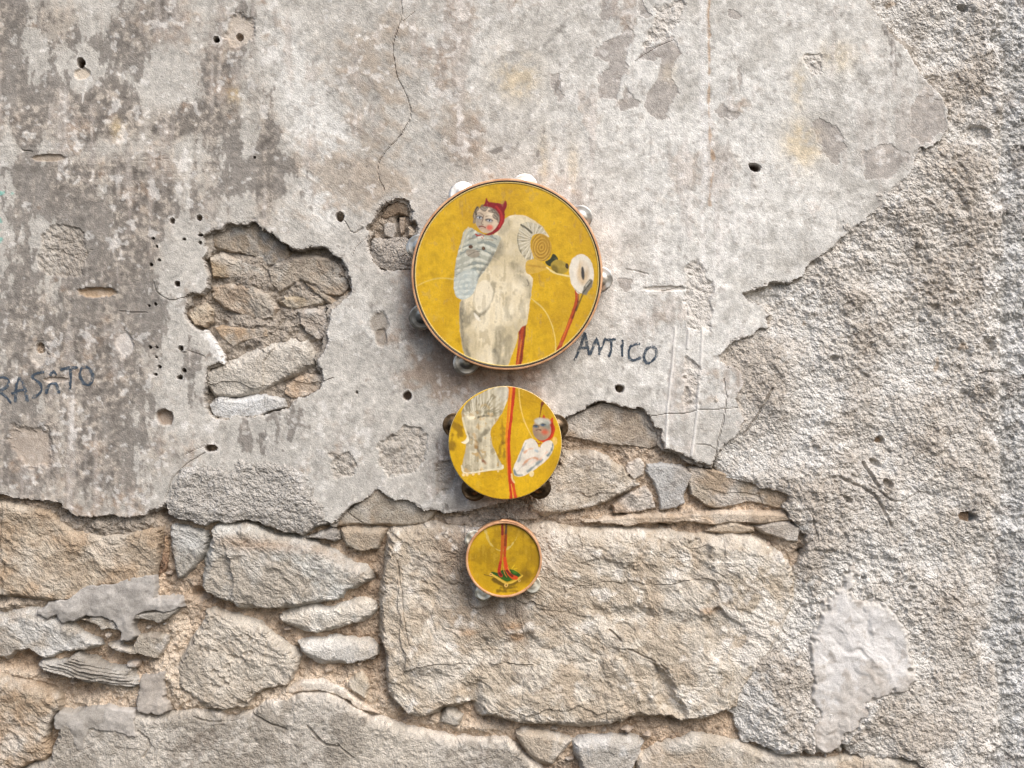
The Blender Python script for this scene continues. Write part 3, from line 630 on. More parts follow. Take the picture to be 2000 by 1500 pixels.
OCH = fbm(48, seed=71, octs=4, gain=.6)
DUST = fbm(30, seed=72, octs=4, gain=.6)
SCR = fbm(60, 8, seed=73, octs=3)
VAR = (ROCK, ROCK[:, ::-1], ROCK, ROCK[::-1, ::-1])
for i, (poly, lv, gx, gy, rnd, rel, c1, c2, och) in enumerate(ST):
    poly = np.array(poly, np.float32)
    sl = box(poly, 12)
    x, y = X[:, sl[1]], Y[sl[0]]
    s = sdf(poly, x + WX[sl] * .12, y + WY[sl] * .12) + EN[sl] * (2.4 if rnd > 5.5 else .8) + FINE[sl] * .5
    vis = poly[(poly[:, 0] > -60) & (poly[:, 0] < 2060) & (poly[:, 1] < 1560)]
    cx, cy = vis.mean(0)
    inhollow = cx < 690 and cy < 830
    if cx < 690 and cy < 830: lv -= 3; rel = rel * 1.5
    H = lv + gx * np.clip(x - cx, -300, 300) + gy * (y - cy) * -1 + rel * (1 if i == 10 else rp.uniform(.6, 1.15)) * VAR[i % 4][sl] * .85
    if i == 17:                                        # weathered grained splinter
        uu = (y - 1310) - .2 * (x - 170)
        H = H + 2.2 * np.sin(uu * .9 + WY[sl] * .35 + MID[sl]) + 1.5 * np.sin(uu * .45 + WX[sl] * .2)
    g_y = np.gradient(s, axis=0); g_x = np.gradient(s, axis=1)
    up = g_y / (np.hypot(g_x, g_y) + 1e-3)              # upper arrises are worn back, lower ones stay sharp
    rr = rnd * np.clip(.55 + 1.0 * np.maximum(up, 0) + .45 * EN[sl], .25, 2.2)
    t = 1 - np.clip((s + 2) / (rr + 2), 0, 1)
    H = H - 24 * t ** 1.6 - 10 * t ** 6 - np.maximum(-s - 2, 0) * 3
    if i == 10:                                        # the great block: broken planes
        full = np.zeros((NY, NX), np.float32); full[sl] = H
        for p, dh, soft, fx, fy in (
            ([(930,1310),(1000,1290),(1080,1295),(1150,1310),(1190,1350),(1235,1395),(1215,1412),(1100,1416),(1000,1408),(940,1395)], 7, 6, 0, .02),
            ([(1280,1300),(1300,1310),(1330,1370),(1345,1405),(1310,1400),(1285,1385),(1278,1345)], -16, 4, 0, .0),
            ([(1130,1040),(1215,1045),(1260,1080),(1240,1110),(1150,1085)], 3, 4, .02, .03),
            ([(1330,1050),(1380,1050),(1400,1110),(1405,1180),(1340,1130),(1350,1080)], -5, 3, .06, 0),
            ([(1385,1060),(1500,1075),(1535,1110),(1520,1150),(1420,1180),(1395,1150)], 4, 5, -.01, -.03),
            ([(1160,1190),(1260,1190),(1380,1210),(1395,1230),(1330,1260),(1210,1240)], -7, 8, 0, .06),
            ([(1400,1190),(1450,1225),(1470,1260),(1420,1300),(1380,1270),(1385,1220)], -6, 4, .03, .02),
            ([(1165,1285),(1205,1280),(1235,1310),(1260,1370),(1230,1390),(1195,1345)], 5, 4, .03, -.02),
            ([(790,1230),(850,1200),(900,1240),(880,1300),(810,1320),(775,1290)], 3, 12, .0, .05),
            ([(800,1040),(960,1035),(1000,1110),(900,1180),(800,1150)], -4, 20, 0, .0),
            ([(930,1260),(1020,1240),(1080,1270),(1010,1290),(940,1300)], -6, 8, 0, .05),
            ([(895,1330),(935,1330),(945,1385),(925,1392),(905,1370)], -9, 6, 0, 0),
            ([(800,1340),(870,1330),(900,1360),(850,1390),(800,1390)], 3, 8, 0, .02)):
            feat(full, p, dh * 1.05, soft * 1.7, fx * 2.6, fy * 2.6, 4)
        for pts, wd, d in (([(1195,1228),(1215,1250)],2.5,8),([(1230,1268),(1260,1280),(1280,1292)],2.2,8),([(775,1095),(780,1125),(785,1160)],2.2,4),([(785,1160),(790,1220),(800,1260)],2,3)):
            groove(full, pts, wd, d)
        H = full[sl]
    if i == 7:
        full = np.zeros((NY, NX), np.float32); full[sl] = H
        groove(full, [(672,1000),(690,1010),(705,1020),(720,1026)], 1.7, 4)
        H = full[sl]
    if i == 6:                                         # pitted face
        H = H - 5 * sm(1.15, 1.7, FINE[sl] + .5 * MID[sl])
    if i == 21:
        full = np.zeros((NY, NX), np.float32); full[sl] = H
        for pts, wd, d in (([(495,1395),(530,1415),(560,1425)],3,7),([(600,1420),(630,1450),(660,1455)],3.5,7),([(660,1450),(690,1480)],3,4),([(380,1400),(420,1412),(470,1405)],3,4),([(270,1430),(300,1450),(280,1480)],3,5)):
            groove(full, pts, wd, d)
        H = full[sl] + NOD[sl] * .32
    col = np.empty(H.shape + (3,), np.float32); col[:] = lin(*c1)
    col = mixc(col, lin(*c2), sm(-.4, 1.1, DUST[sl] + .35 * FINE[sl]) * .85)
    col = mixc(col, lin(176, 145, 108), sm(.55, 1.6, OCH[sl] + och * 1.1) * min(och * 1.1, .6))
    if inhollow: col = mixc(col, lin(174, 166, 154), sm(-.7, .8, MID[sl] + .4 * FINE[sl]) * .8)
    col = mixc(col, lin(206, 200, 190), sm(.6, 1.6, fbm(90, seed=400 + i, octs=4, gain=.6, xs=XS[sl[1]], ys=YS[sl[0]])) * .6)
    col = mixc(col, lin(118, 102, 88), sm(.9, 1.7, -OCH[sl] * .7 - TINY[sl] * .5 + .3 * FINE[sl]) * .35)
    if i == 10:
        col = mixc(col, lin(150, 126, 102), np.clip(.8 * blob(960, 1060, 130, 60) + .6 * blob(880, 1120, 60, 90) + .75 * blob(1000, 1205, 90, 40), 0, 1)[sl] * (.5 + .2 * np.clip(MID[sl], -1, 1)))
        col = mixc(col, lin(226, 222, 216), sm(.3, 1.0, blob(1490, 1230, 90, 120)[sl] + .4 * FINE[sl] + .2 * MID[sl]) * .7)
        for (bx, by) in ((1385, 1193), (915, 1235), (1000, 1222), (1010, 1245)):
            col = mixc(col, lin(196, 150, 96), np.clip(blob(bx, by, 16, 7)[sl] * (1 + FINE[sl] * .6), 0, 1) * .6)
    if i == 21:
        col = mixc(col, lin(232, 224, 214), sm(.35, .8, t + .22 * FINE[sl] + .12 * MID[sl]) * sm(300, 420, x) * .65)
    if i == 3:
        col = mixc(col, lin(168, 128, 86), np.clip(blob(500, 1062, 110, 14, 6)[sl] + .5 * blob(650, 1090, 60, 14, 30)[sl], 0, 1) * .6)
    col *= (1 + .055 * SPK[sl] + .06 * TINY[sl])[..., None]
    col = desat(col, .72) * (np.array((1, .995, .985), np.float32) + np.array((.03, .0, -.04), np.float32) * rp.standard_normal()) * (1.02 + .07 * rp.standard_normal() * (i != 10))
    LAYERS.append(('stone', sl, H, col, M_ST, None))

# ------------------------------------------------------------------ bedding mortar behind everything
mj0 = np.searchsorted(YS, 370)
sl = (slice(mj0, NY), slice(0, np.searchsorted(XS, 1900)))
H = -19 + MID[sl] * 4.0 + .95 * NOD[sl] + .35 * ROCK[sl] + FINE[sl] * .5 - 6 * sm(.7, 1.6, fbm(40, seed=81, octs=3)[sl])
hol = (4 + 3 * MID[sl]) * sm(840, 815, Y[sl[0]]) * sm(720, 690, X[:, sl[1]])
fl_ = np.clip(sum(k * blob(a, b, c, d, r)[sl] for a, b, c, d, r, k in ((345,1230,36,50,20,1),(330,1310,40,40,0,1),(370,1350,50,40,0,1),(450,1385,90,18,0,1),(560,1362,70,20,0,1),
     (620,1345,80,26,8,1),(40,1320,90,12,8,.8),(240,1350,40,24,0,.9),(160,1380,60,16,0,.9),(740,1385,40,30,35,.9),(900,1420,90,14,8,.7),(30,1182,60,10,-6,.7),(1320,1012,150,10,0,.8),(200,1330,60,8,8,.6),(690,1320,20,30,0,.6))), 0, 1)
H = H + hol - 7 + 16 * fl_ * (.85 + .35 * np.clip(EN[sl], -1, 1)) + 11 * np.clip(blob(200, 1024, 130, 20)[sl] + blob(70, 985, 60, 12)[sl] + .7 * blob(980, 1008, 120, 18)[sl], 0, 1)
for (x, y, rx, ry, d) in ((385,1162,14,9,26),(728,1134,10,10,24),(780,425,8,8,30),(545,592,10,8,20),(628,590,9,9,20),(1300,1024,16,6,22),(1440,1040,30,4,18),(1568,1080,10,8,22),(322,1000,10,12,20),(742,1270,5,10,16),(412,760,14,14,16)):
    H = H - d * np.exp(-(((X[:, sl[1]] - x) / rx) ** 2 + ((Y[sl[0]] - y) / ry) ** 2))
col = np.empty(H.shape + (3,), np.float32); col[:] = lin(178, 160, 141)
col = mixc(col, lin(216, 194, 170), sm(-.2, 1.2, DUST[sl] + .4 * FINE[sl]) * .7)
col = mixc(col, lin(148, 125, 103), sm(.2, 1.3, OCH[sl] + .3 * FINE[sl]) * .6)
col = mixc(col, lin(216, 202, 184), fl_ * .75)
grey = np.clip(1.4 * blob(540, 600, 180, 230)[sl] + .8 * blob(770, 440, 50, 60)[sl] + .5 * sm(.3, 1.3, MID[sl] + .4 * FINE[sl]) + blob(180, 1020, 170, 26)[sl] * 1.2 + blob(420, 480, 90, 60)[sl] * .4 + blob(980, 1005, 140, 30)[sl] * .7 + blob(560, 640, 120, 60)[sl] * .5 + blob(480, 790, 130, 50)[sl] * .9, 0, 1)
col = mixc(col, lin(160, 152, 142), grey * .85)
col *= (1 + .07 * SPK[sl] + .09 * TINY[sl])[..., None]
LAYERS.append(('bedding_mortar', sl, H, col, M_MO, None))

# ------------------------------------------------------------------ build the wall from its layers
wall = empty('plastered_wall', 'weathered grey plastered wall with fallen plaster baring rubble stones below', 'wall', (0, 0, 0))
wall['kind'] = 'thing'
COMP = np.full((NY, NX), -1e9, np.float32)
for (_, sl, H, *_r) in LAYERS:
    np.maximum(COMP[sl], H, out=COMP[sl])
for (name, sl, H, col, m, kind) in LAYERS:
    near = (H > COMP[sl] - 9)
    keep = near[:-1, :-1] | near[1:, :-1] | near[:-1, 1:] | near[1:, 1:]
    ny, nx = H.shape
    idx = np.arange(ny * nx).reshape(ny, nx)
    q = np.stack([idx[:-1, :-1][keep], idx[1:, :-1][keep], idx[1:, 1:][keep], idx[:-1, 1:][keep]], 1)
    if len(q) == 0: continue
    used, inv = np.unique(q, return_inverse=True)
    co = W(X[:, sl[1]], Y[sl[0]], np.maximum(H, COMP[sl] - 34)).reshape(-1, 3)[used]
    make_mesh(name, co, inv.reshape(q.shape), col.reshape(-1, 3)[used], m, wall, kind)

# ------------------------------------------------------------------ adjoining pebbledash wall beyond the corner
def pebble_wall():
    ix0 = np.searchsorted(XS, 1925)
    sl = (slice(0, NY), slice(ix0, NX))
    x, y = X[:, sl[1]], Y
    H = -20 - 6 * sm(2010, 1950, x) + 1.15 * NOD[sl] + MID[sl] * 2.4 + 1.5 * fbm(120, 18, seed=91, octs=2)[sl]
    col = np.empty(H.shape + (3,), np.float32); col[:] = lin(196, 194, 190)
    col = mixc(col, lin(222, 221, 219), sm(-.2, 1.2, DUST[sl] + .5 * FINE[sl]) * .8)
    col = mixc(col, lin(160, 152, 144), sm(.8, 1.7, OCH[sl] + .4 * FINE[sl]) * .6)
    col *= (1 + .05 * SPK[sl] + .06 * TINY[sl])[..., None]
    ny, nx = H.shape
    idx = np.arange(ny * nx).reshape(ny, nx)
    q = np.stack([idx[:-1, :-1].ravel(), idx[1:, :-1].ravel(), idx[1:, 1:].ravel(), idx[:-1, 1:].ravel()], 1)
    o = make_mesh('pebbledash_wall', W(x, y, H).reshape(-1, 3), q, col.reshape(-1, 3), M_RC)
    o['label'] = 'pale coarse pebbledash wall strip along the far right edge'
    o['category'] = 'wall'; o['kind'] = 'thing'
pebble_wall()

# ------------------------------------------------------------------ lettering brushed on the plaster
M_INK = mat_attr('faded_paint', rough=.85, grain=.3, gscale=500, bump=.2)
def lettering(ox, oy, sc, strokes, wd, seed):
    P = [[(ox + a / sc, oy + b / sc) for a, b in s] for s in strokes]
    allp = np.array([p for s in P for p in s])
    x0, x1 = allp[:, 0].min() - 8, allp[:, 0].max() + 8
    y0, y1 = allp[:, 1].min() - 8, allp[:, 1].max() + 8
    xs = np.arange(x0, x1, .8, dtype=np.float32); ys = np.arange(y0, y1, .8, dtype=np.float32)
    n1 = fbm(6, seed=seed, octs=3, gain=.7, xs=xs, ys=ys); n2 = fbm(30, seed=seed + 1, octs=2, xs=xs, ys=ys)
    d = np.full((len(ys), len(xs)), 1e6, np.float32)
    for s in P:
        d = np.minimum(d, dline(chaikin(s, 2, False), xs[None, :] + n1 * .5, ys[:, None] + n2 * .4))
    ink = (d < wd + .35 * n2 + .6 * n1) & (n1 * .65 + n2 * .35 + .35 * np.random.default_rng(seed + 2).standard_normal(d.shape) < 1.2)
    fx = np.interp(xs, XS, np.arange(NX)); fy = np.interp(ys, YS, np.arange(NY))
    ix = fx.astype(int); iy = fy.astype(int); tx = (fx - ix)[None, :]; ty = (fy - iy)[:, None]
    g = lambda a, b: PH[np.ix_(iy + a, ix + b)]
    hh = (g(0, 0) * (1 - tx) + g(0, 1) * tx) * (1 - ty) + (g(1, 0) * (1 - tx) + g(1, 1) * tx) * ty + .75
    ny, nx = hh.shape
    idx = np.arange(ny * nx).reshape(ny, nx)
    k = ink[:-1, :-1]
    q = np.stack([idx[:-1, :-1][k], idx[1:, :-1][k], idx[1:, 1:][k], idx[:-1, 1:][k]], 1)
    used, inv = np.unique(q, return_inverse=True)
    co = W(xs[None, :], ys[:, None], hh).reshape(-1, 3)[used]
    c = np.empty((ny, nx, 3), np.float32); c[:] = lin(66, 77, 89)
    c = mixc(c, lin(100, 108, 116), sm(.2, 1.2, n1 + n2 * .5) * .8).reshape(-1, 3)[used]
    return make_mesh('painted_word', co, inv.reshape(q.shape), c, M_INK, wall)
lettering(1090, 620, 8.696, [
    [(285,710),(370,520),(455,265)], [(455,265),(490,450),(512,620)], [(375,520),(480,515)],
    [(545,620),(600,480),(645,352)], [(645,352),(690,460),(697,620)], [(692,580),(740,500),(800,355)],
    [(830,375),(960,370)], [(905,380),(895,560),(865,655)], [(1090,395),(1080,560),(1085,650)],
    [(1365,450),(1240,470),(1190,560),(1195,680),(1260,740),(1385,690)],
    [(1540,775),(1640,700),(1685,610),(1650,520),(1580,488),(1510,530),(1455,620),(1450,700),(1500,775)]], 2.3, 301)
w1 = lettering(0, 680, 9.09, [
    [(-60,500),(-62,930)], [(-60,520),(20,515),(90,510),(155,570),(160,640),(90,710),(-20,765)], [(-10,770),(90,850),(180,965)],
    [(265,940),(280,700),(310,560),(345,528),(400,580),(440,720),(482,930)], [(215,805),(320,750),(420,745)],
    [(760,415),(640,430),(555,510),(620,565),(700,600),(738,690),(710,800),(590,875)],
    [(895,470),(940,390),(985,468)], [(820,790),(850,680),(880,628),(940,610),(1005,640),(1045,785)],
    [(1085,372),(1200,345),(1360,338)], [(1255,350),(1258,520),(1240,700)],
    [(1500,318),(1590,360),(1650,470),(1640,590),(1560,665),(1470,610),(1415,490),(1420,370),(1500,318)]], 2.6, 313)

# ------------------------------------------------------------------ tambourines
M_WOOD = bpy.data.materials.new('beech_wood'); M_WOOD.use_nodes = True
def wood_nodes():
    n = M_WOOD.node_tree; L = n.links.new; p = n.nodes['Principled BSDF']
    tc = n.nodes.new('ShaderNodeTexCoord')
    no = n.nodes.new('ShaderNodeTexNoise'); no.inputs['Scale'].default_value = 60; no.inputs['Detail'].default_value = 5
    L(tc.outputs['Object'], no.inputs['Vector'])
    cr = n.nodes.new('ShaderNodeValToRGB')
    cr.color_ramp.elements[0].position = .32; cr.color_ramp.elements[1].position = .7
    cr.color_ramp.elements[0].color = (*lin(186, 132, 92), 1); cr.color_ramp.elements[1].color = (*lin(224, 178, 136), 1)
    L(no.outputs['Fac'], cr.inputs[0]); L(cr.outputs[0], p.inputs['Base Color'])
    p.inputs['Roughness'].default_value = .45
wood_nodes()
def metal(name, col, rough, bscale=120, bump=.3):
    m = bpy.data.materials.new(name); m.use_nodes = True
    n = m.node_tree; L = n.links.new; p = n.nodes['Principled BSDF']
    p.inputs['Metallic'].default_value = 1; p.inputs['Roughness'].default_value = rough
    tc = n.nodes.new('ShaderNodeTexCoord'); no = n.nodes.new('ShaderNodeTexNoise')
    no.inputs['Scale'].default_value = bscale; no.inputs['Detail'].default_value = 3
    L(tc.outputs['Object'], no.inputs['Vector'])
    cr = n.nodes.new('ShaderNodeValToRGB')
    cr.color_ramp.elements[0].position = .3; cr.color_ramp.elements[1].position = .7
    c = np.array(lin(*col))
    cr.color_ramp.elements[0].color = (*(c * .7), 1); cr.color_ramp.elements[1].color = (*c, 1)
    L(no.outputs['Fac'], cr.inputs[0]); L(cr.outputs[0], p.inputs['Base Color'])
    bp = n.nodes.new('ShaderNodeBump'); bp.inputs['Strength'].default_value = bump; bp.inputs['Distance'].default_value = .004
    L(no.outputs['Fac'], bp.inputs['Height']); L(bp.outputs[0], p.inputs['Normal'])
    return m
M_TIN = metal('tinned_steel', (232, 228, 221), .36, 40, .3)
M_BRONZE = metal('dark_bronze', (128, 108, 86), .42)
M_NICKEL = metal('pale_brass', (234, 229, 212), .38, 60, .2)
M_BLACK = bpy.data.materials.new('black_binding'); M_BLACK.use_nodes = True
M_BLACK.node_tree.nodes['Principled BSDF'].inputs['Base Color'].default_value = (.03, .022, .018, 1)
M_HEAD = mat_attr('painted_skin', rough=.42, grain=.07, gscale=420, bump=.12, bscale=260, spec=.4)
M_EDGE = mat_attr('skin_edge', rough=.6, grain=.15, gscale=500, bump=.2)

def ring(profile, seg, skip=None):
    """revolve (r, h) profile points about the drum axis; h towards the viewer, all in mm"""
    a = np.arange(seg) * 2 * math.pi / seg
    pr = np.array(profile, float)
    co = np.stack([np.outer(pr[:, 0], np.cos(a)), np.repeat(-pr[:, 1:2], seg, 1), -np.outer(pr[:, 0], np.sin(a))], -1).reshape(-1, 3) * MM
    f = []
    n = len(pr)
    for i in range(n - 1):
        k = np.arange(seg)
        if skip is not None and skip[i] is not None: k = k[~skip[i]]
        k2 = (k + 1) % seg
        f.append(np.stack([i * seg + k, i * seg + k2, (i + 1) * seg + k2, (i + 1) * seg + k], 1))
    return co, np.concatenate(f)

def hoop(name, ri, ro, h0, h1, slots, sw, mat, parent):
    """bent-wood hoop with slots cut through it for the jingles"""
    seg = 360
    ang = np.arange(seg) + .5
    gap = np.zeros(seg, bool)
    for s in slots:
        gap |= np.abs((ang - s + 180) % 360 - 180) < sw
    ha, hb = h0 + (h1 - h0) * .28, h0 + (h1 - h0) * .72
    c = .8
    prof = [(ri, h0), (ro, h0), (ro, ha), (ro, hb), (ro, h1 - c), (ro - c, h1), (ri + c, h1), (ri, h1 - c), (ri, hb), (ri, ha), (ri, h0)]
    skip = [None, None, gap, None, None, None, None, None, gap, None]
    co, f = ring(prof, seg, skip)
    extra = []
    k = np.where(gap)[0]; k2 = (k + 1) % seg
    for i, j in ((2, 9), (3, 8)):                       # slot floors and ceilings
        extra.append(np.stack([i * seg + k, i * seg + k2, j * seg + k2, j * seg + k], 1))
    for e in np.where(gap != np.roll(gap, 1))[0]:       # slot ends
        extra.append(np.array([[2 * seg + e, 3 * seg + e, 8 * seg + e, 9 * seg + e]]))
    o = make_mesh(name, co, np.concatenate([f] + extra), None, mat, parent)
    return o

def jingle(x, y, r, h, mat, parent, dome, seed):
    """one hammered cup disc with a flared rim"""
    rng = np.random.default_rng(seed)
    prof = [(1.5, h + dome * .9), (r * .22, h + dome), (r * .38, h + dome * .8), (r * .52, h + dome * .3), (r * .62, h + .1), (r * .85, h + .5), (r * .97, h + .3), (r, h), (r * .97, h - .5), (r * .6, h - .7), (1.5, h - .6)]
    co, f = ring(prof, 48)
    a = np.arctan2(co[:, 2], co[:, 0]); q = np.hypot(co[:, 0], co[:, 2]) / (r * MM)
    k = int(rng.integers(3, 6)); ph = rng.random() * 6.28
    co[:, 1] -= np.cos(a * k + ph) * q * q * .00045
    tx, ty = rng.uniform(-.14, .14, 2)
    co[:, 1] += co[:, 0] * tx + co[:, 2] * ty
    o = make_mesh('jingle', co, f, None, mat, parent)
    o.location = (x * MM, 0, -y * MM)
    return o

class Paint:
    """colour laid on the skin, in the drum's own millimetres"""
    def __init__(s, x, y, base, ox, oy, sc, seed):
        s.x, s.y, s.ox, s.oy, s.sc = x, y, ox, oy, sc
        s.c = np.empty(x.shape + (3,), np.float32); s.c[:] = lin(*base)
        xs = np.arange(-200, 201, 1, dtype=np.float32)
        ix = np.clip((x + 200).astype(int), 0, 400); iy = np.clip((y + 200).astype(int), 0, 400)
        pk = lambda N: N[iy, ix]
        s.n1 = pk(fbm(40, seed=seed, octs=4, xs=xs, ys=xs)); s.n2 = pk(fbm(9, seed=seed + 1, octs=3, gain=.7, xs=xs, ys=xs))
        s.v = pk(fbm(3, 26, seed=seed + 2, octs=2, xs=xs, ys=xs)); s.h = pk(fbm(26, 3, seed=seed + 3, octs=2, xs=xs, ys=xs))
    def P(s, pts): return [((a / s.sc + s.ox), (b / s.sc + s.oy)) for a, b in pts]
    def mask(s, pts, soft=.8, rag=.4, ch=2):
        d = sdf(chaikin(s.P(pts), ch), s.x, s.y) + s.n2 * rag
        return sm(-soft, soft, d)
    def fill(s, pts, col, soft=.8, k=1.0, rag=.4, clip=None, ch=2):
        m = s.mask(pts, soft, rag, ch) * k
        if clip is not None: m = m * clip
        s.c = mixc(s.c, lin(*col), m); return m
    def ell(s, cx, cy, rx, ry, col, rot=0, soft=.8, k=1.0, clip=None, rag=.3):
        t = np.linspace(0, 2 * math.pi, 29)[:-1]; c, q = math.cos(math.radians(rot)), math.sin(math.radians(rot))
        return s.fill([(cx + rx * np.cos(a) * c - ry * np.sin(a) * q, cy + rx * np.cos(a) * q + ry * np.sin(a) * c) for a in t], col, soft, k, rag, clip, 0)
    def line(s, pts, wd, col, k=1.0, rag=.3, clip=None, soft=.6):
        d = dline(chaikin(s.P(pts), 2, False), s.x, s.y) + s.n2 * rag
        m = sm(wd / s.sc / 2 + soft, max(wd / s.sc / 2 - soft, 0), d) * k
        if clip is not None: m = m * clip
        s.c = mixc(s.c, lin(*col), m); return m
    def tint(s, col, m): s.c = mixc(s.c, lin(*col), np.clip(m, 0, 1))

def polar(R, rings, seg):
    a = np.arange(seg) * 2 * math.pi / seg
    r = np.linspace(0, R, rings + 1)[1:]
    x = np.concatenate([[0], np.outer(r, np.cos(a)).ravel()]).astype(np.float32)
    y = np.concatenate([[0], np.outer(r, np.sin(a)).ravel()]).astype(np.float32)
    i = np.arange(rings - 1)[:, None] * seg + 1; k = np.arange(seg)[None, :]; k2 = (k + 1) % seg
    q = np.stack([i + k, i + seg + k, i + seg + k2, i + k2], -1).reshape(-1, 4)
    c = np.stack([np.zeros(seg, int), 1 + np.arange(seg), 1 + (np.arange(seg) + 1) % seg, np.zeros(seg, int)], 1)
    return x, y, q, c

def head(name, R, rings, seg, h, painter, parent, wrap=0, sag=0):
    x, y, q, c = polar(R, rings, seg)
    col = painter(x, y)
    hh = np.full(x.shape, h, np.float32)
    rr = np.hypot(x, y)
    rng = np.random.default_rng(5)
    hh = hh - sag * (1 - (rr / R) ** 2)
    co = np.stack([x, -hh, -y], -1) * MM
    tri = np.concatenate([q[:, [0, 1, 2]], q[:, [0, 2, 3]], c[:, :3]])[:, ::-1]
    if wrap:                                            # skin folded back over the rim
        n0 = len(co) - seg
        r2, cc = [], []
        for dr, dh in ((.9, .8), (1.3, 2.2), (1.3, wrap)):
            a = np.arange(seg) * 2 * math.pi / seg
            r2.append(np.stack([(R + dr) * np.cos(a), np.full(seg, -(h - dh)), -(R + dr) * np.sin(a)], -1) * MM)
            e = np.empty((seg, 3), np.float32); e[:] = lin(206, 188, 150) if dr > 1 else lin(226, 206, 150)
            if dr > 1: e[:] = e * (1 + .25 * np.sin(np.arange(seg) * .9)[:, None] * .5)
            cc.append(e)
        k = np.arange(seg); k2 = (k + 1) % seg
        n = len(co)
        ex = []
        prev = n0
        for t in range(3):
            cur = n + t * seg
            ex += [np.stack([prev + k, prev + k2, cur + k2], 1), np.stack([prev + k, cur + k2, cur + k], 1)]
            prev = cur
        co = np.concatenate([co] + r2); col = np.concatenate([col] + cc)
        tri = np.concatenate([tri] + ex)
    return make_mesh(name, co, tri, col, M_HEAD, parent)

def yellow(p, bright=1.0, lo=(176, 134, 12), hi=(226, 182, 24)):
    p.tint(lo, sm(-.4, 1.8, p.n1 + .6 * p.n2 + .12 * p.v) * .6)
    p.tint(hi, sm(-.1, 1.5, -p.n1 + .3 * p.n2) * .5)
    rr = np.hypot(p.x, p.y); a = np.arctan2(p.y, p.x)
    sw = np.sin(rr / 2.6 + 2.2 * p.n1 + 1.5 * p.n2)     # brush sweeps following the rim
    p.tint((160, 120, 16), sm(.3, 1.0, sw) * sm(-.3, 1.2, p.n1 + p.v * .4) * .28)
    p.tint((150, 112, 14), sm(.9, 1.9, .3 * p.v + .9 * p.n2) * .35)
    p.tint((216, 178, 56), sm(.9, 1.8, -.4 * p.v + .8 * p.n2) * .3)

GROUP = 'painted tambourines hanging in a column'
def place(cx, cy, hf):
    """drum centre seen at pixel cx,cy with its face hf mm off the wall"""
    f = (DIST - hf * MM) / DIST
    return ((cx - 1000) * f * MM, 0, (750 - cy) * f * MM + ZC), f

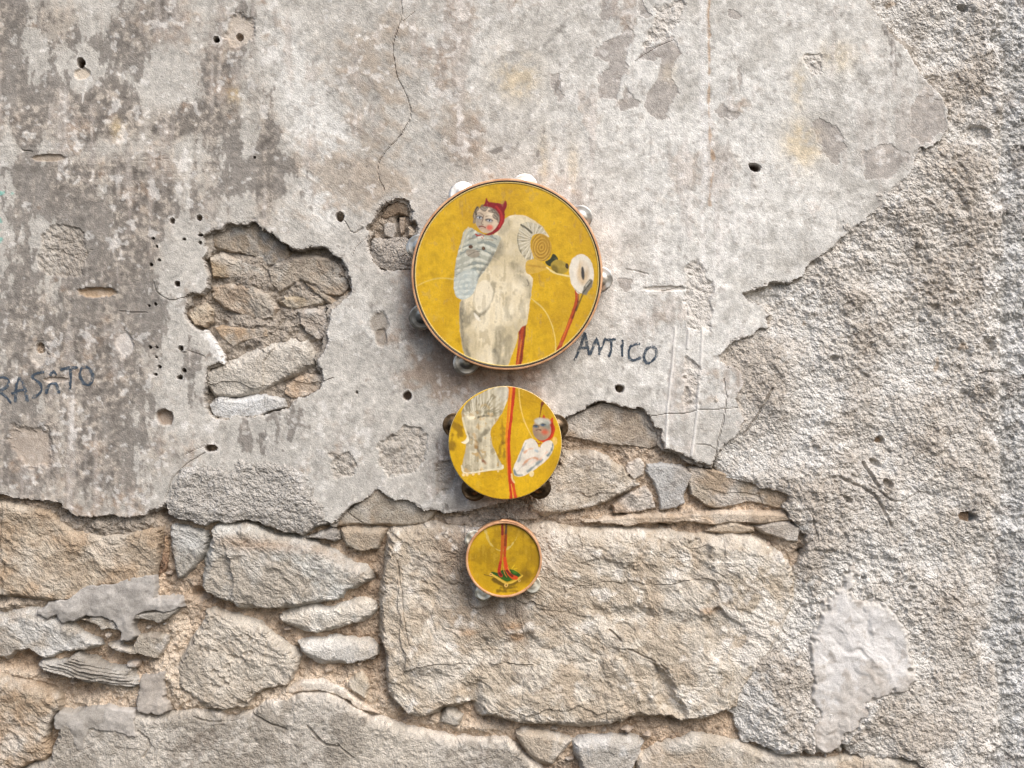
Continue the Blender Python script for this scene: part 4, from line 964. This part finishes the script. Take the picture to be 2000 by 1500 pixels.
# ---- large drum
HB = 62.0
loc, f = place(990.3, 535.5, HB)
big = empty('tambourine', 'largest yellow tambourine, painted with a white-robed figure in a red horned hood', 'tambourine', loc, GROUP)
BS = 3.489 / f
def paint_big(x, y):
    p = Paint(x, y, (208, 164, 20), (780 - 990.3) * f, (320 - 535.5) * f, BS, 500)
    yellow(p)
    one = lambda a, b, c: sm(a, b, c)
    p.line([(100,840),(200,792),(290,775),(370,786)], 7, (226,200,110), .7)
    p.line([(900,918),(990,990),(1040,1090),(1066,1200),(1064,1290)], 7, (232,206,120), .75)
    # far leg, then the robe over it
    p.line([(845,1040),(832,1180),(825,1270),(808,1400)], 44, (176,66,26)); p.line([(822,1130),(815,1190),(835,1210)], 16, (136,36,24), .8); p.line([(862,1060),(850,1200),(832,1290),(820,1400)], 14, (118,46,22), .8); p.line([(832,1200),(818,1300),(800,1400)], 9, (216,126,40), .8)
    robe = p.fill([(700,395),(735,358),(800,345),(860,353),(920,382),(970,425),(1012,480),(1030,510),(960,470),(900,480),(890,560),(915,645),(862,655),(858,740),(900,762),(912,795),(900,860),(893,920),(885,980),(876,1060),(866,1100),(835,1106),(815,1140),(802,1160),(800,1205),(780,1265),(755,1330),(735,1390),(640,1420),(540,1400),(465,1350),(440,1290),(425,1230),(414,1150),(409,1080),(408,1000),(415,930),(460,900),(520,800),(560,735),(620,640),(660,560),(640,480),(680,440)], (226,211,178), soft=1.0)
    p.tint((240,228,200), robe * one(-.2, 1.2, p.n1 + .4 * p.v) * .7)
    p.tint((196,180,142), robe * one(0, 1.4, -p.n1 + .4 * p.n2 + .3 * p.v) * .65)
    for pts, wd, k in (([(425,950),(440,1040),(455,1100),(500,1020)],46,.55),([(418,1000),(425,1120),(445,1240),(475,1330)],34,.6),([(690,1130),(680,1220),(660,1300),(690,1380)],60,.45),
                       ([(740,1200),(745,1280),(715,1370)],50,.4),([(735,920),(725,980),(740,1040)],26,.45),([(800,760),(860,790),(895,850),(888,900)],34,.5),([(770,680),(800,720),(840,740)],34,.4),
                       ([(640,560),(690,520),(700,570),(660,640)],40,.5),([(560,730),(620,650),(690,560)],22,.5),([(720,380),(745,400),(690,470)],40,.45),([(640,820),(650,880),(610,980),(545,1040)],10,.6),
                       ([(545,1040),(515,1000),(480,960)],12,.5),([(450,1260),(480,1290),(470,1340)],12,.7),([(650,1270),(680,1310),(670,1370)],14,.6),([(830,930),(835,1000),(850,1080)],16,.35)):
        p.line(pts, wd * 1.15, (116,110,92), min(k * 1.35, .85), rag=1.6, clip=robe * (.6 + .4 * one(-.6, .8, p.v + p.n2)), soft=4.2)
    p.fill([(560,790),(620,800),(645,880),(610,980),(545,1030),(500,950),(510,860)], (236,225,200), k=.7, soft=2, clip=robe)
    p.fill([(545,1045),(500,1000),(520,1060),(560,1080)], (240,232,214), k=.8, clip=robe)
    p.line([(640,640),(720,680),(790,740)], 8, (206,190,160), .6, clip=robe)
    p.line([(870,790),(885,820),(875,830)], 6, (90,84,72), .6, clip=robe)
    p.tint((160,150,128), robe * one(.6, 1.6, .7 * p.v + .6 * p.n2 + .3 * p.n1) * .4)
    # swaddled bundle
    bun = p.fill([(475,432),(440,448),(425,500),(410,560),(390,640),(376,720),(369,800),(374,880),(392,912),(430,926),(468,915),(505,880),(528,820),(542,770),(580,730),(620,670),(655,600),(690,520),(695,500),(650,480),(600,492),(540,470),(500,440)], (182,182,166))
    bx = (p.x - p.ox) * p.sc - 520 + .25 * ((p.y - p.oy) * p.sc - 600); t = (p.y - p.oy) * p.sc - .0022 * bx ** 2 + .12 * bx + 11 * p.n1 + 3 * p.n2
    p.tint((112,122,120), bun * sm(.35, .95, np.sin(t / 7.0) + .5 * p.n2) * .7)
    p.tint((222,220,206), bun * sm(.35, .95, -np.sin(t / 7.0 + .5) + .4 * p.v) * .6)
    ex = (p.x - p.ox) * p.sc - 455; ey = (p.y - p.oy) * p.sc - 830
    er = np.hypot(ex * .8 + ey * .35, ey * .62 - ex * .2)
    low = bun * sm(85, 70, er)
    p.tint((205,212,206), low * .6); p.tint((138,156,160), low * sm(.2, .9, np.sin(er / 5.2 + 1.6 * p.n1) + .5 * p.n2) * .32)
    p.line([(640,610),(600,690),(560,730),(535,790)], 20, (96,92,80), .6, clip=bun, soft=3)
    p.line([(470,435),(440,500),(420,590)], 12, (226,214,180), .6)
    p.ell(500, 610, 48, 30, (150,138,120), 10, k=.8, soft=2); p.line([(470,625),(510,600),(545,595)], 6, (90,80,68), .7)
    p.ell(487, 565, 14, 13, (86,60,44)); p.ell(573, 576, 12, 12, (86,60,44))
    p.line([(470,505),(560,510),(640,520)], 5, (150,120,90), .6, clip=bun)
    # face and hair
    p.fill([(512,345),(530,310),(580,285),(640,290),(680,330),(690,380),(672,430),(640,460),(600,475),(560,462),(530,430),(515,390)], (205,184,158))
    face = p.mask([(512,345),(530,310),(580,285),(640,290),(680,330),(690,380),(672,430),(640,460),(600,475),(560,462),(530,430),(515,390)])
    p.ell(535, 395, 34, 60, (150,138,124), 10, soft=5, k=.75, clip=face)
    p.ell(590, 445, 50, 26, (176,150,126), 0, soft=5, k=.6, clip=face)
    p.ell(625, 350, 34, 18, (224,208,184), 0, soft=4, k=.8, clip=face)
    p.ell(615, 433, 22, 18, (214,92,74), 0, soft=3, k=.85, clip=face)
    for a, b in ((545, 366), (612, 386)):
        p.ell(a, b, 26, 15, (128,124,122), 12, soft=2.5, k=.8); p.ell(a, b, 17, 7, (196,200,204), 12); p.ell(a + 2, b, 7, 7, (40,44,56))
        p.line([(a - 24, b - 4), (a, b - 12), (a + 24, b)], 5, (62,54,50), .9)
    p.line([(522,338),(545,330),(566,345)], 5, (110,92,78), .7); p.line([(590,358),(620,352),(650,372)], 5, (110,92,78), .7)
    p.line([(574,352),(566,390),(556,408),(572,414)], 5, (126,104,88), .8); p.line([(546,428),(566,424),(586,434)], 8, (120,52,50), .9); p.line([(556,440),(575,440)], 4, (170,120,104), .7)
    for pts in ([(560,300),(585,315),(600,300),(575,290)], [(600,290),(630,300),(640,330),(615,320)], [(640,320),(665,345),(660,375),(640,350)], [(650,340),(680,370),(676,396)], [(535,300),(515,330),(512,370)], [(510,380),(508,400)]):
        p.line(pts, 20, (104,92,80), .85, rag=1.0); p.line(pts, 6, (172,160,140), .6)
    p.line([(530,295),(516,320),(524,345)], 12, (48,42,36), .9)
    # hood
    hood = p.fill([(562,292),(578,276),(588,252),(593,226),(606,262),(640,260),(680,268),(704,280),(714,266),(720,250),(733,262),(732,292),(718,318),(722,360),(712,402),(690,442),(655,470),(612,487),(575,482),(610,474),(645,455),(676,415),(686,375),(674,335),(640,302),(600,288)], (158,22,30), ch=1)
    p.tint((98,10,22), hood * sm(-.3, .9, p.n1 + p.n2 * .6) * .6)
    p.line([(660,290),(695,330),(700,380),(680,430)], 12, (196,52,48), .55, clip=hood)
    p.line([(520,480),(540,492),(552,484)], 12, (158,26,30)); p.line([(548,482),(575,486),(568,510),(558,500)], 8, (170,34,34)); p.line([(530,498),(524,490)], 6, (140,20,26))
    # fan, gold ovals, stalk
    fan = p.fill([(828,412),(870,395),(930,400),(985,445),(1012,490),(960,472),(905,482),(892,540),(896,600),(922,652),(868,652),(822,605),(802,545),(808,470)], (198,188,162))
    fa = np.arctan2((p.y - p.oy) * p.sc - 520, (p.x - p.ox) * p.sc - 915)
    p.tint((92,86,68), fan * sm(.2, .9, np.sin(fa * 19 + 1.2 * p.n1) + .8 * p.n2) * .55); p.tint((232,224,204), fan * sm(.4, .95, -np.sin(fa * 21 + .6)) * .7)
    p.line([(830,415),(870,440),(902,470)], 14, (64,60,46), .85); p.line([(808,470),(802,545),(830,610)], 12, (84,80,62), .6, clip=fan)
    p.fill([(1045,600),(1090,650),(1060,680),(1025,705),(985,668),(1030,650)], (44,50,24))
    ov = p.ell(968, 568, 70, 94, (186,142,44), -8)
    ox_, oy_ = (p.x - p.ox) * p.sc - 968, (p.y - p.oy) * p.sc - 568
    orr = np.hypot(ox_ * 1.25 + oy_ * .12, oy_ * .92 - ox_ * .05) + 3 * p.n1
    p.tint((112,78,16), ov * sm(.35, .9, np.sin(orr / 3.3 + p.n2 * .7) + .3 * p.n2) * .5); p.tint((214,176,84), ov * sm(.4, .9, -np.sin(orr / 3.3)) * .45)
    b2 = p.fill([(858,668),(900,652),(945,655),(1000,690),(1022,712),(980,725),(930,745),(862,757)], (204,164,62)); p.line([(880,690),(940,700),(990,705)], 14, (160,116,34), .5, clip=b2, soft=2)
    p.line([(1005,705),(1040,735),(1090,752),(1155,765)], 12, (236,216,150), .9)
    b3 = p.ell(1092, 702, 62, 46, (168,142,52), 20); p.ell(1060, 720, 22, 34, (92,78,26), -30, k=.7, soft=3, clip=b3); p.ell(1143, 696, 11, 20, (60,46,22), -10)
    # egg head and legs
    p.line([(1210,870),(1212,940),(1170,1060),(1125,1170),(1076,1290)], 27, (176,72,26)); p.line([(1220,880),(1218,950),(1180,1050)], 10, (96,36,18), .8); p.line([(1165,1060),(1110,1200)], 10, (216,110,34), .8)
    p.line([(1252,885),(1228,940),(1205,1000)], 12, (74,60,34), .8)
    egg = p.fill([(1155,740),(1160,690),(1180,645),(1215,618),(1250,614),(1290,635),(1318,680),(1328,740),(1322,800),(1300,850),(1270,885),(1240,880),(1215,885),(1195,855),(1170,810)], (230,221,204))
    p.tint((200,186,160), egg * sm(0, 1.4, p.n1 + .4 * p.v) * .6)
    p.ell(1252, 745, 40, 82, (206,176,134), 0, soft=5, k=.75, clip=egg); p.ell(1262, 700, 20, 40, (232,222,206), 0, soft=4, k=.6, clip=egg); p.ell(1251, 745, 12, 46, (58,58,58), -4, soft=1.6)
    p.fill([(1322,790),(1300,850),(1270,890),(1240,885),(1260,840),(1290,790)], (120,114,100), soft=1.5, rag=1.4); p.line([(1312,800),(1280,840),(1250,880)], 8, (50,48,42), .8); p.line([(1296,800),(1268,838)], 5, (226,220,206), .8)
    p.line([(1195,850),(1212,872),(1240,885)], 5, (70,56,44), .7)
    p.c *= (.98 + .025 * p.v + .06 * p.n2 + .03 * p.n1)[:, None]
    p.tint((170,150,110), sm(1.0, 1.8, .7 * p.v + .7 * p.n2) * .16)
    return p.c * .97
head('drumhead', 181.5, 181, 720, HB - 1.0, paint_big, big, sag=0)
RB = 187.0 * f
slots = [-119, -79, -38.5, 3.3, -162.5, 154, 114.5]
hoop('hoop', 180.6 * f, RB, HB - 54, HB + .5, slots, 7.5, M_WOOD, big)
co, fc = ring([(180.4 * f, HB - .6), (180.4 * f, HB + .3), (181.8 * f, HB + .9), (183.0 * f, HB + .75), (183.0 * f, HB - .6)], 300)
make_mesh('binding', co, fc, None, M_BLACK, big)
co, fc = ring([(177.8 * f, HB - 1.4), (178.1 * f, HB - .1), (179.2 * f, HB + .2), (180.2 * f, HB - .2), (180.2 * f, HB - 1.4)], 300)
lc = np.empty((len(co), 3), np.float32); lc[:] = lin(214, 190, 120)
make_mesh('lacing_edge', co, fc, lc, M_EDGE, big)
for j, (x, y, r) in enumerate(((904,379.5,25.5),(1024.5,365,26),(1133,424.5,24),(1172.5,545,24.5),(819,481,23.5),(825,618,24.5),(912,707,24.5))):
    for t, (dx, dy, hh) in enumerate(((0, 0, HB - 22), (-2.5, 2.2, HB - 31))):
        fh = (DIST - hh * MM) / DIST
        px = (x - 1000) * fh - loc[0] / MM + dx; py = (y - 750) * fh - (ZC - loc[2]) / MM + dy
        jingle(px, py, r * fh, hh, M_TIN, big, 2.2 if t == 0 else -2.2, 600 + j * 2 + t)
        
# ---- middle drum
HM = 56.0
loc, f2 = place(986.5, 864.7, HM)
mid = empty('tambourine', 'middle-sized yellow tambourine with dark bronze jingles and a heart-shaped hooded figure', 'tambourine', loc, GROUP)
def paint_mid(x, y):
    p = Paint(x, y, (212, 166, 16), (840 - 986.5) * f2, (730 - 864.7) * f2, 5.555 / f2, 700)
    yellow(p)
    for pts, wd in (([(250,560),(300,580),(330,640)],60),([(240,650),(230,800)],40),([(780,500),(790,700),(760,850),(740,880)],34),([(800,760),(805,900)],20)):
        p.line(pts, wd, (112,78,20), .6, rag=2.0, soft=3.0)
    g = p.fill([(345,400),(380,340),(430,290),(530,220),(660,160),(760,138),(862,138),(852,230),(832,310),(785,415),(705,535),(650,612),(656,700),(682,800),(732,900),(802,1012),(790,1036),(700,1042),(600,1052),(500,1076),(400,1086),(350,1076),(345,1000),(370,880),(395,770),(402,690),(375,600),(350,500)], (192,180,152))
    p.tint((222,212,184), g * sm(-.4, 1.2, .35 * p.v + .9 * p.n1 + .4 * p.n2) * .75); p.tint((128,116,88), g * sm(.2, 1.3, -.35 * p.v + .9 * p.n2 - .5 * p.n1) * .6); p.tint((196,150,70), g * sm(.6, 1.4, p.n1 + .5 * p.n2) * .5)
    cx, cy = (p.x - p.ox) * p.sc - 530, (p.y - p.oy) * p.sc - 480
    a = np.arctan2(cy, cx)
    top = g * sm(60, -160, cy)
    p.tint((120,112,90), top * sm(-.2, 1.2, np.sin(a * 36 + 5 * p.n1) * .6 + p.n2) * .5); p.tint((232,226,206), top * sm(-.1, 1.2, -np.sin(a * 36 + 5 * p.n1) * .6 + .7 * p.v) * .5)
    p.fill([(690,160),(860,140),(850,240),(800,330),(760,260)], (196,190,174), k=.6, soft=4, clip=g)
    for pts, wd, c, k in (([(530,470),(600,455),(680,460)],18,(76,68,46),.85),([(600,420),(680,400),(700,440)],40,(118,112,84),.7),([(500,790),(550,880),(590,960)],26,(96,78,56),.75),([(560,930),(600,970)],26,(150,96,64),.7),
                          ([(400,640),(440,700),(500,730)],20,(108,96,70),.6),([(640,610),(560,660),(540,720)],30,(110,102,80),.65),([(560,350),(600,330),(640,370)],30,(180,150,90),.5),([(480,660),(500,800)],20,(186,140,70),.5)):
        p.line(pts, wd, c, k, rag=1.2, soft=2.4, clip=g)
    p.fill([(390,450),(430,468),(495,458),(470,495),(420,500)], (240,228,196)); p.line([(352,480),(375,580),(400,660)], 18, (236,222,180), .8)
    p.fill([(330,742),(375,735),(400,690),(405,640),(422,690),(415,740),(380,762)], (240,230,200))
    p.line([(345,1000),(355,1080),(480,1072),(620,1045),(790,1030),(790,1000)], 20, (232,222,192), .8)
    for a_, b_ in ((400,1095),(470,1088),(530,1082),(740,1055),(362,1095)): p.ell(a_, b_, 12, 14, (236,206,150), soft=1.2)
    # ribbon
    p.line([(880,130),(872,300),(862,420),(848,600),(842,720),(850,900),(862,1060),(880,1200),(885,1380)], 52, (222,128,24))
    p.line([(915,130),(900,300),(885,430),(870,560),(852,720),(856,880),(862,1050),(872,1200),(885,1380)], 30, (196,54,22)); p.line([(890,1150),(915,1260),(935,1380)], 34, (200,70,28)); p.line([(880,1200),(905,1360)], 8, (232,190,70), .8)
    p.line([(880,140),(870,330),(856,520)], 10, (236,160,30), .8)
    p.line([(965,170),(970,290),(1000,450),(1040,560),(1115,700)], 11, (240,204,110), .85)
    p.fill([(1203,285),(1248,320),(1222,350),(1205,420),(1194,500),(1176,500),(1192,410)], (112,50,26))
    # hooded face
    p.fill([(1172,500),(1212,485),(1234,430),(1252,488),(1300,512),(1330,460),(1338,530),(1360,585),(1348,650),(1312,712),(1250,744),(1185,736),(1150,700),(1150,560)], (200,58,22), ch=1)
    p.line([(1320,540),(1330,620),(1290,690)], 20, (150,34,20), .7)
    fc_ = p.ell(1212, 605, 102, 118, (176,146,116)); p.ell(1180, 690, 80, 50, (150,132,112), 0, soft=5, k=.7, clip=fc_)
    p.ell(1220, 520, 92, 42, (196,192,176), 8, soft=2.5, k=.95); p.ell(1275, 560, 36, 50, (130,138,130), 0, soft=5, k=.7, clip=fc_)
    p.ell(1245, 632, 34, 28, (212,92,62), 0, soft=4, k=.85, clip=fc_); p.ell(1150, 640, 24, 40, (146,118,100), 0, soft=4, k=.6, clip=fc_)
    for a_, b_ in ((1148, 572), (1224, 556)):
        p.ell(a_, b_, 32, 20, (104,112,108), 0, soft=2.5, k=.85); p.ell(a_, b_, 16, 9, (60,84,112))
        p.line([(a_ - 28, b_ - 6), (a_, b_ - 16), (a_ + 28, b_ - 4)], 9, (56,50,44), .85)
    p.line([(1186,550),(1176,590),(1166,600)], 8, (106,86,70), .8); p.line([(1150,612),(1175,606),(1202,612)], 10, (92,60,50), .9)
    # winged heart
    ht = p.fill([(900,1085),(908,1010),(950,915),(1000,800),(1030,730),(1075,698),(1130,708),(1162,750),(1178,815),(1215,765),(1268,720),(1320,728),(1342,770),(1330,845),(1282,920),(1200,992),(1090,1070),(1000,1112),(930,1117)], (222,212,196))
    for pts, wd, c, k in (([(1335,755),(1320,830),(1275,890)],26,(52,98,112),.85),([(912,1040),(930,1100),(1000,1100)],26,(74,104,112),.8),([(960,950),(1000,830),(1040,750)],20,(120,140,146),.7),([(1220,930),(1150,990),(1060,1060)],26,(70,104,116),.7),
                          ([(1010,990),(1060,930),(1120,905),(1160,925)],18,(206,140,96),.8),([(1020,860),(1060,820),(1110,810)],24,(216,150,104),.7),([(950,1060),(1000,1000),(1040,980)],14,(180,170,160),.7),
                          ([(1200,930),(1230,880),(1270,850)],18,(236,176,140),.6),([(1080,980),(1140,940)],20,(238,214,196),.8),([(1140,830),(1160,840)],26,(140,170,186),.7)):
        p.line(pts, wd, c, k, rag=.8, soft=1.8, clip=ht)
    p.line([(1150,735),(1180,770),(1210,740),(1195,800)], 10, (150,40,24), .9)
    p.ell(1355, 730, 26, 44, (236,196,110), 0, k=.75); p.ell(1102, 1085, 26, 34, (240,220,170), 0, k=.85); p.line([(885,1090),(890,1140),(915,1180)], 16, (240,214,150), .85)
    p.c *= (.98 + .03 * p.v + .06 * p.n2)[:, None]
    return p.c * .98
head('drumhead', 109.5 * f2, 120, 480, HM, paint_mid, mid, wrap=12)
slots2 = [204, -20, 122, 52]
hoop('hoop', 103 * f2, 109.2 * f2, HM - 50, HM - 1.2, slots2, 13, M_WOOD, mid)
for t in range(60):                                     # tacks round the fold
    a = t * 6.0
    co, fc = ring([(0.05, 1.2), (1.2, .9), (1.9, 0)], 8)
    # tack heads lie against the side of the hoop: turn the dome to face outwards
    ca, sa = math.cos(math.radians(a)), math.sin(math.radians(a))
    lx, ly, lz = co[:, 0].copy(), -co[:, 1].copy(), co[:, 2].copy()
    rr = 110.7 * f2 * MM
    P_ = np.stack([(rr + ly) * ca - lx * sa, -(HM - 7) * MM + lz, -((rr + ly) * sa + lx * ca)], -1)
    make_mesh('tack', P_, fc, None, M_BRONZE, mid)
for j, (x, y, r) in enumerate(((888,830,23.5),(1086,832,23),(925,953,24),(1052,950,23))):
    for t, (dx, dy, hh) in enumerate(((0, 0, HM - 19), (1.5, 2.0, HM - 29))):
        fh = (DIST - hh * MM) / DIST
        px = (x - 1000) * fh - loc[0] / MM + dx; py = (y - 750) * fh - (ZC - loc[2]) / MM + dy
        jingle(px, py, r * fh, hh, M_BRONZE, mid, 6.0 if t == 0 else -6.0, 640 + j * 2 + t)

# ---- small drum
HS = 52.0
loc, f3 = place(984.0, 1093.0, HS)
small = empty('tambourine', 'smallest yellow tambourine, lowest in the column, painted with red feet on a green leaf', 'tambourine', loc, GROUP)
def paint_small(x, y):
    p = Paint(x, y, (190, 150, 18), (890 - 984) * f3, (1000 - 1093) * f3, 7.895 / f3, 800)
    yellow(p, lo=(140, 108, 10), hi=(222, 184, 36))
    p.line([(455,270),(490,420),(560,530),(640,590),(720,605),(800,580),(900,470),(950,380),(975,270)], 20, (210,188,110), .65, rag=1.0)
    p.ell(1060, 1000, 130, 90, (112,82,12), -30, soft=6, k=.6); p.line([(590,1040),(690,1090),(740,1130)], 60, (70,52,14), .8, rag=1.4, soft=2.5); p.line([(440,970),(560,1000)], 16, (60,46,20), .7)
    p.line([(690,1170),(820,1180),(940,1160)], 30, (74,54,10), .65, rag=1.4, soft=2); p.line([(640,1222),(800,1230),(965,1220)], 26, (84,60,10), .65, rag=1.2, soft=2); p.line([(800,1125),(900,1120),(960,1070)], 40, (66,50,14), .7, soft=2.5, rag=1.4)
    p.fill([(520,940),(570,920),(640,940),(700,900),(790,900),(850,880),(905,895),(1018,972),(940,1030),(800,1088),(770,1080),(660,1015)], (38,78,22), ch=1)
    p.fill([(850,900),(905,905),(960,950),(900,960)], (74,130,30), k=.8, soft=2); p.line([(700,1020),(800,1050),(900,1020)], 30, (52,104,28), .7, soft=2)
    p.line([(540,958),(640,1020),(780,1110)], 26, (214,176,70)); p.line([(780,1112),(880,1088),(960,1040),(1030,985)], 22, (216,178,66)); p.line([(850,885),(900,890),(1015,970)], 8, (190,160,40), .8)
    p.line([(870,870),(905,822)], 10, (226,190,40), .85); p.line([(900,885),(945,870)], 9, (226,190,40), .85); p.line([(840,885),(818,820)], 9, (140,120,30), .8)
    for a, b, r in ((545, 966, 25), (780, 1135, 32), (980, 1062, 20)):
        p.ell(a, b, r, r, (222,178,92)); p.ell(a, b, r * .35, r * .45, (50,30,12))
    p.line([(722,170),(722,340),(716,550),(702,700),(690,790)], 40, (182,88,26)); p.line([(722,170),(722,260),(720,345)], 40, (128,34,26), .95)
    p.line([(776,170),(774,340),(764,500),(755,640),(756,730),(775,830)], 42, (176,70,24)); p.line([(780,170),(778,280),(772,340)], 36, (74,66,46), .95); p.line([(775,340),(766,440),(764,520)], 26, (110,56,24), .8)
    p.line([(690,780),(672,870),(668,940),(700,985)], 44, (176,46,26)); p.line([(675,950),(700,975)], 26, (90,20,18), .8)
    p.line([(756,720),(770,830),(800,930),(860,1000),(930,1022)], 56, (206,74,28)); p.line([(790,910),(830,960),(870,990)], 34, (90,26,22), .85); p.line([(735,850),(745,940),(790,1010)], 12, (230,140,60), .8); p.line([(800,860),(840,930)], 8, (232,150,60), .7)
    return p.c * .97
head('drumhead', 71.5 * f3, 90, 420, HS - 4.5, paint_small, small)
slots3 = [-146, 121, 41]
hoop('hoop', 70.2 * f3, 74.6 * f3, HS - 44, HS, slots3, 15, M_WOOD, small)
# overlapping scarf joint of the outer band, upper right
a = np.radians(np.linspace(-97, -58, 40)); k = np.linspace(0, 1, 40)
ro = 74.9 * f3 + 2.4 * (1 - k) * sm(0, .12, k); ri = 74.0 * f3 + 0 * k
co = np.concatenate([np.stack([r_ * np.cos(a), np.full(40, -h_), -r_ * np.sin(a)], -1) for r_, h_ in ((ri, HS + .3), (ro, HS + .3), (ro, HS - 40), (ri, HS - 40))]) * MM
i = np.arange(39)
fc = np.concatenate([np.stack([b * 40 + i, b * 40 + i + 1, ((b + 1) % 4) * 40 + i + 1, ((b + 1) % 4) * 40 + i], 1) for b in range(4)] + [np.array([[0, 40, 80, 120], [39, 79, 119, 159]])])
make_mesh('hoop_joint', co, fc, None, M_WOOD, small)
for j, (x, y, r) in enumerate(((926.5,1053,17.5),(945,1156,16.5),(1039.5,1142,17))):
    for t, (dx, dy, hh) in enumerate(((0, 0, HS - 17), (-1.2, 1.6, HS - 26))):
        fh = (DIST - hh * MM) / DIST
        px = (x - 1000) * fh - loc[0] / MM + dx; py = (y - 750) * fh - (ZC - loc[2]) / MM + dy
        jingle(px, py, r * fh, hh, M_NICKEL, small, .5 if t == 0 else -.5, 680 + j * 2 + t)
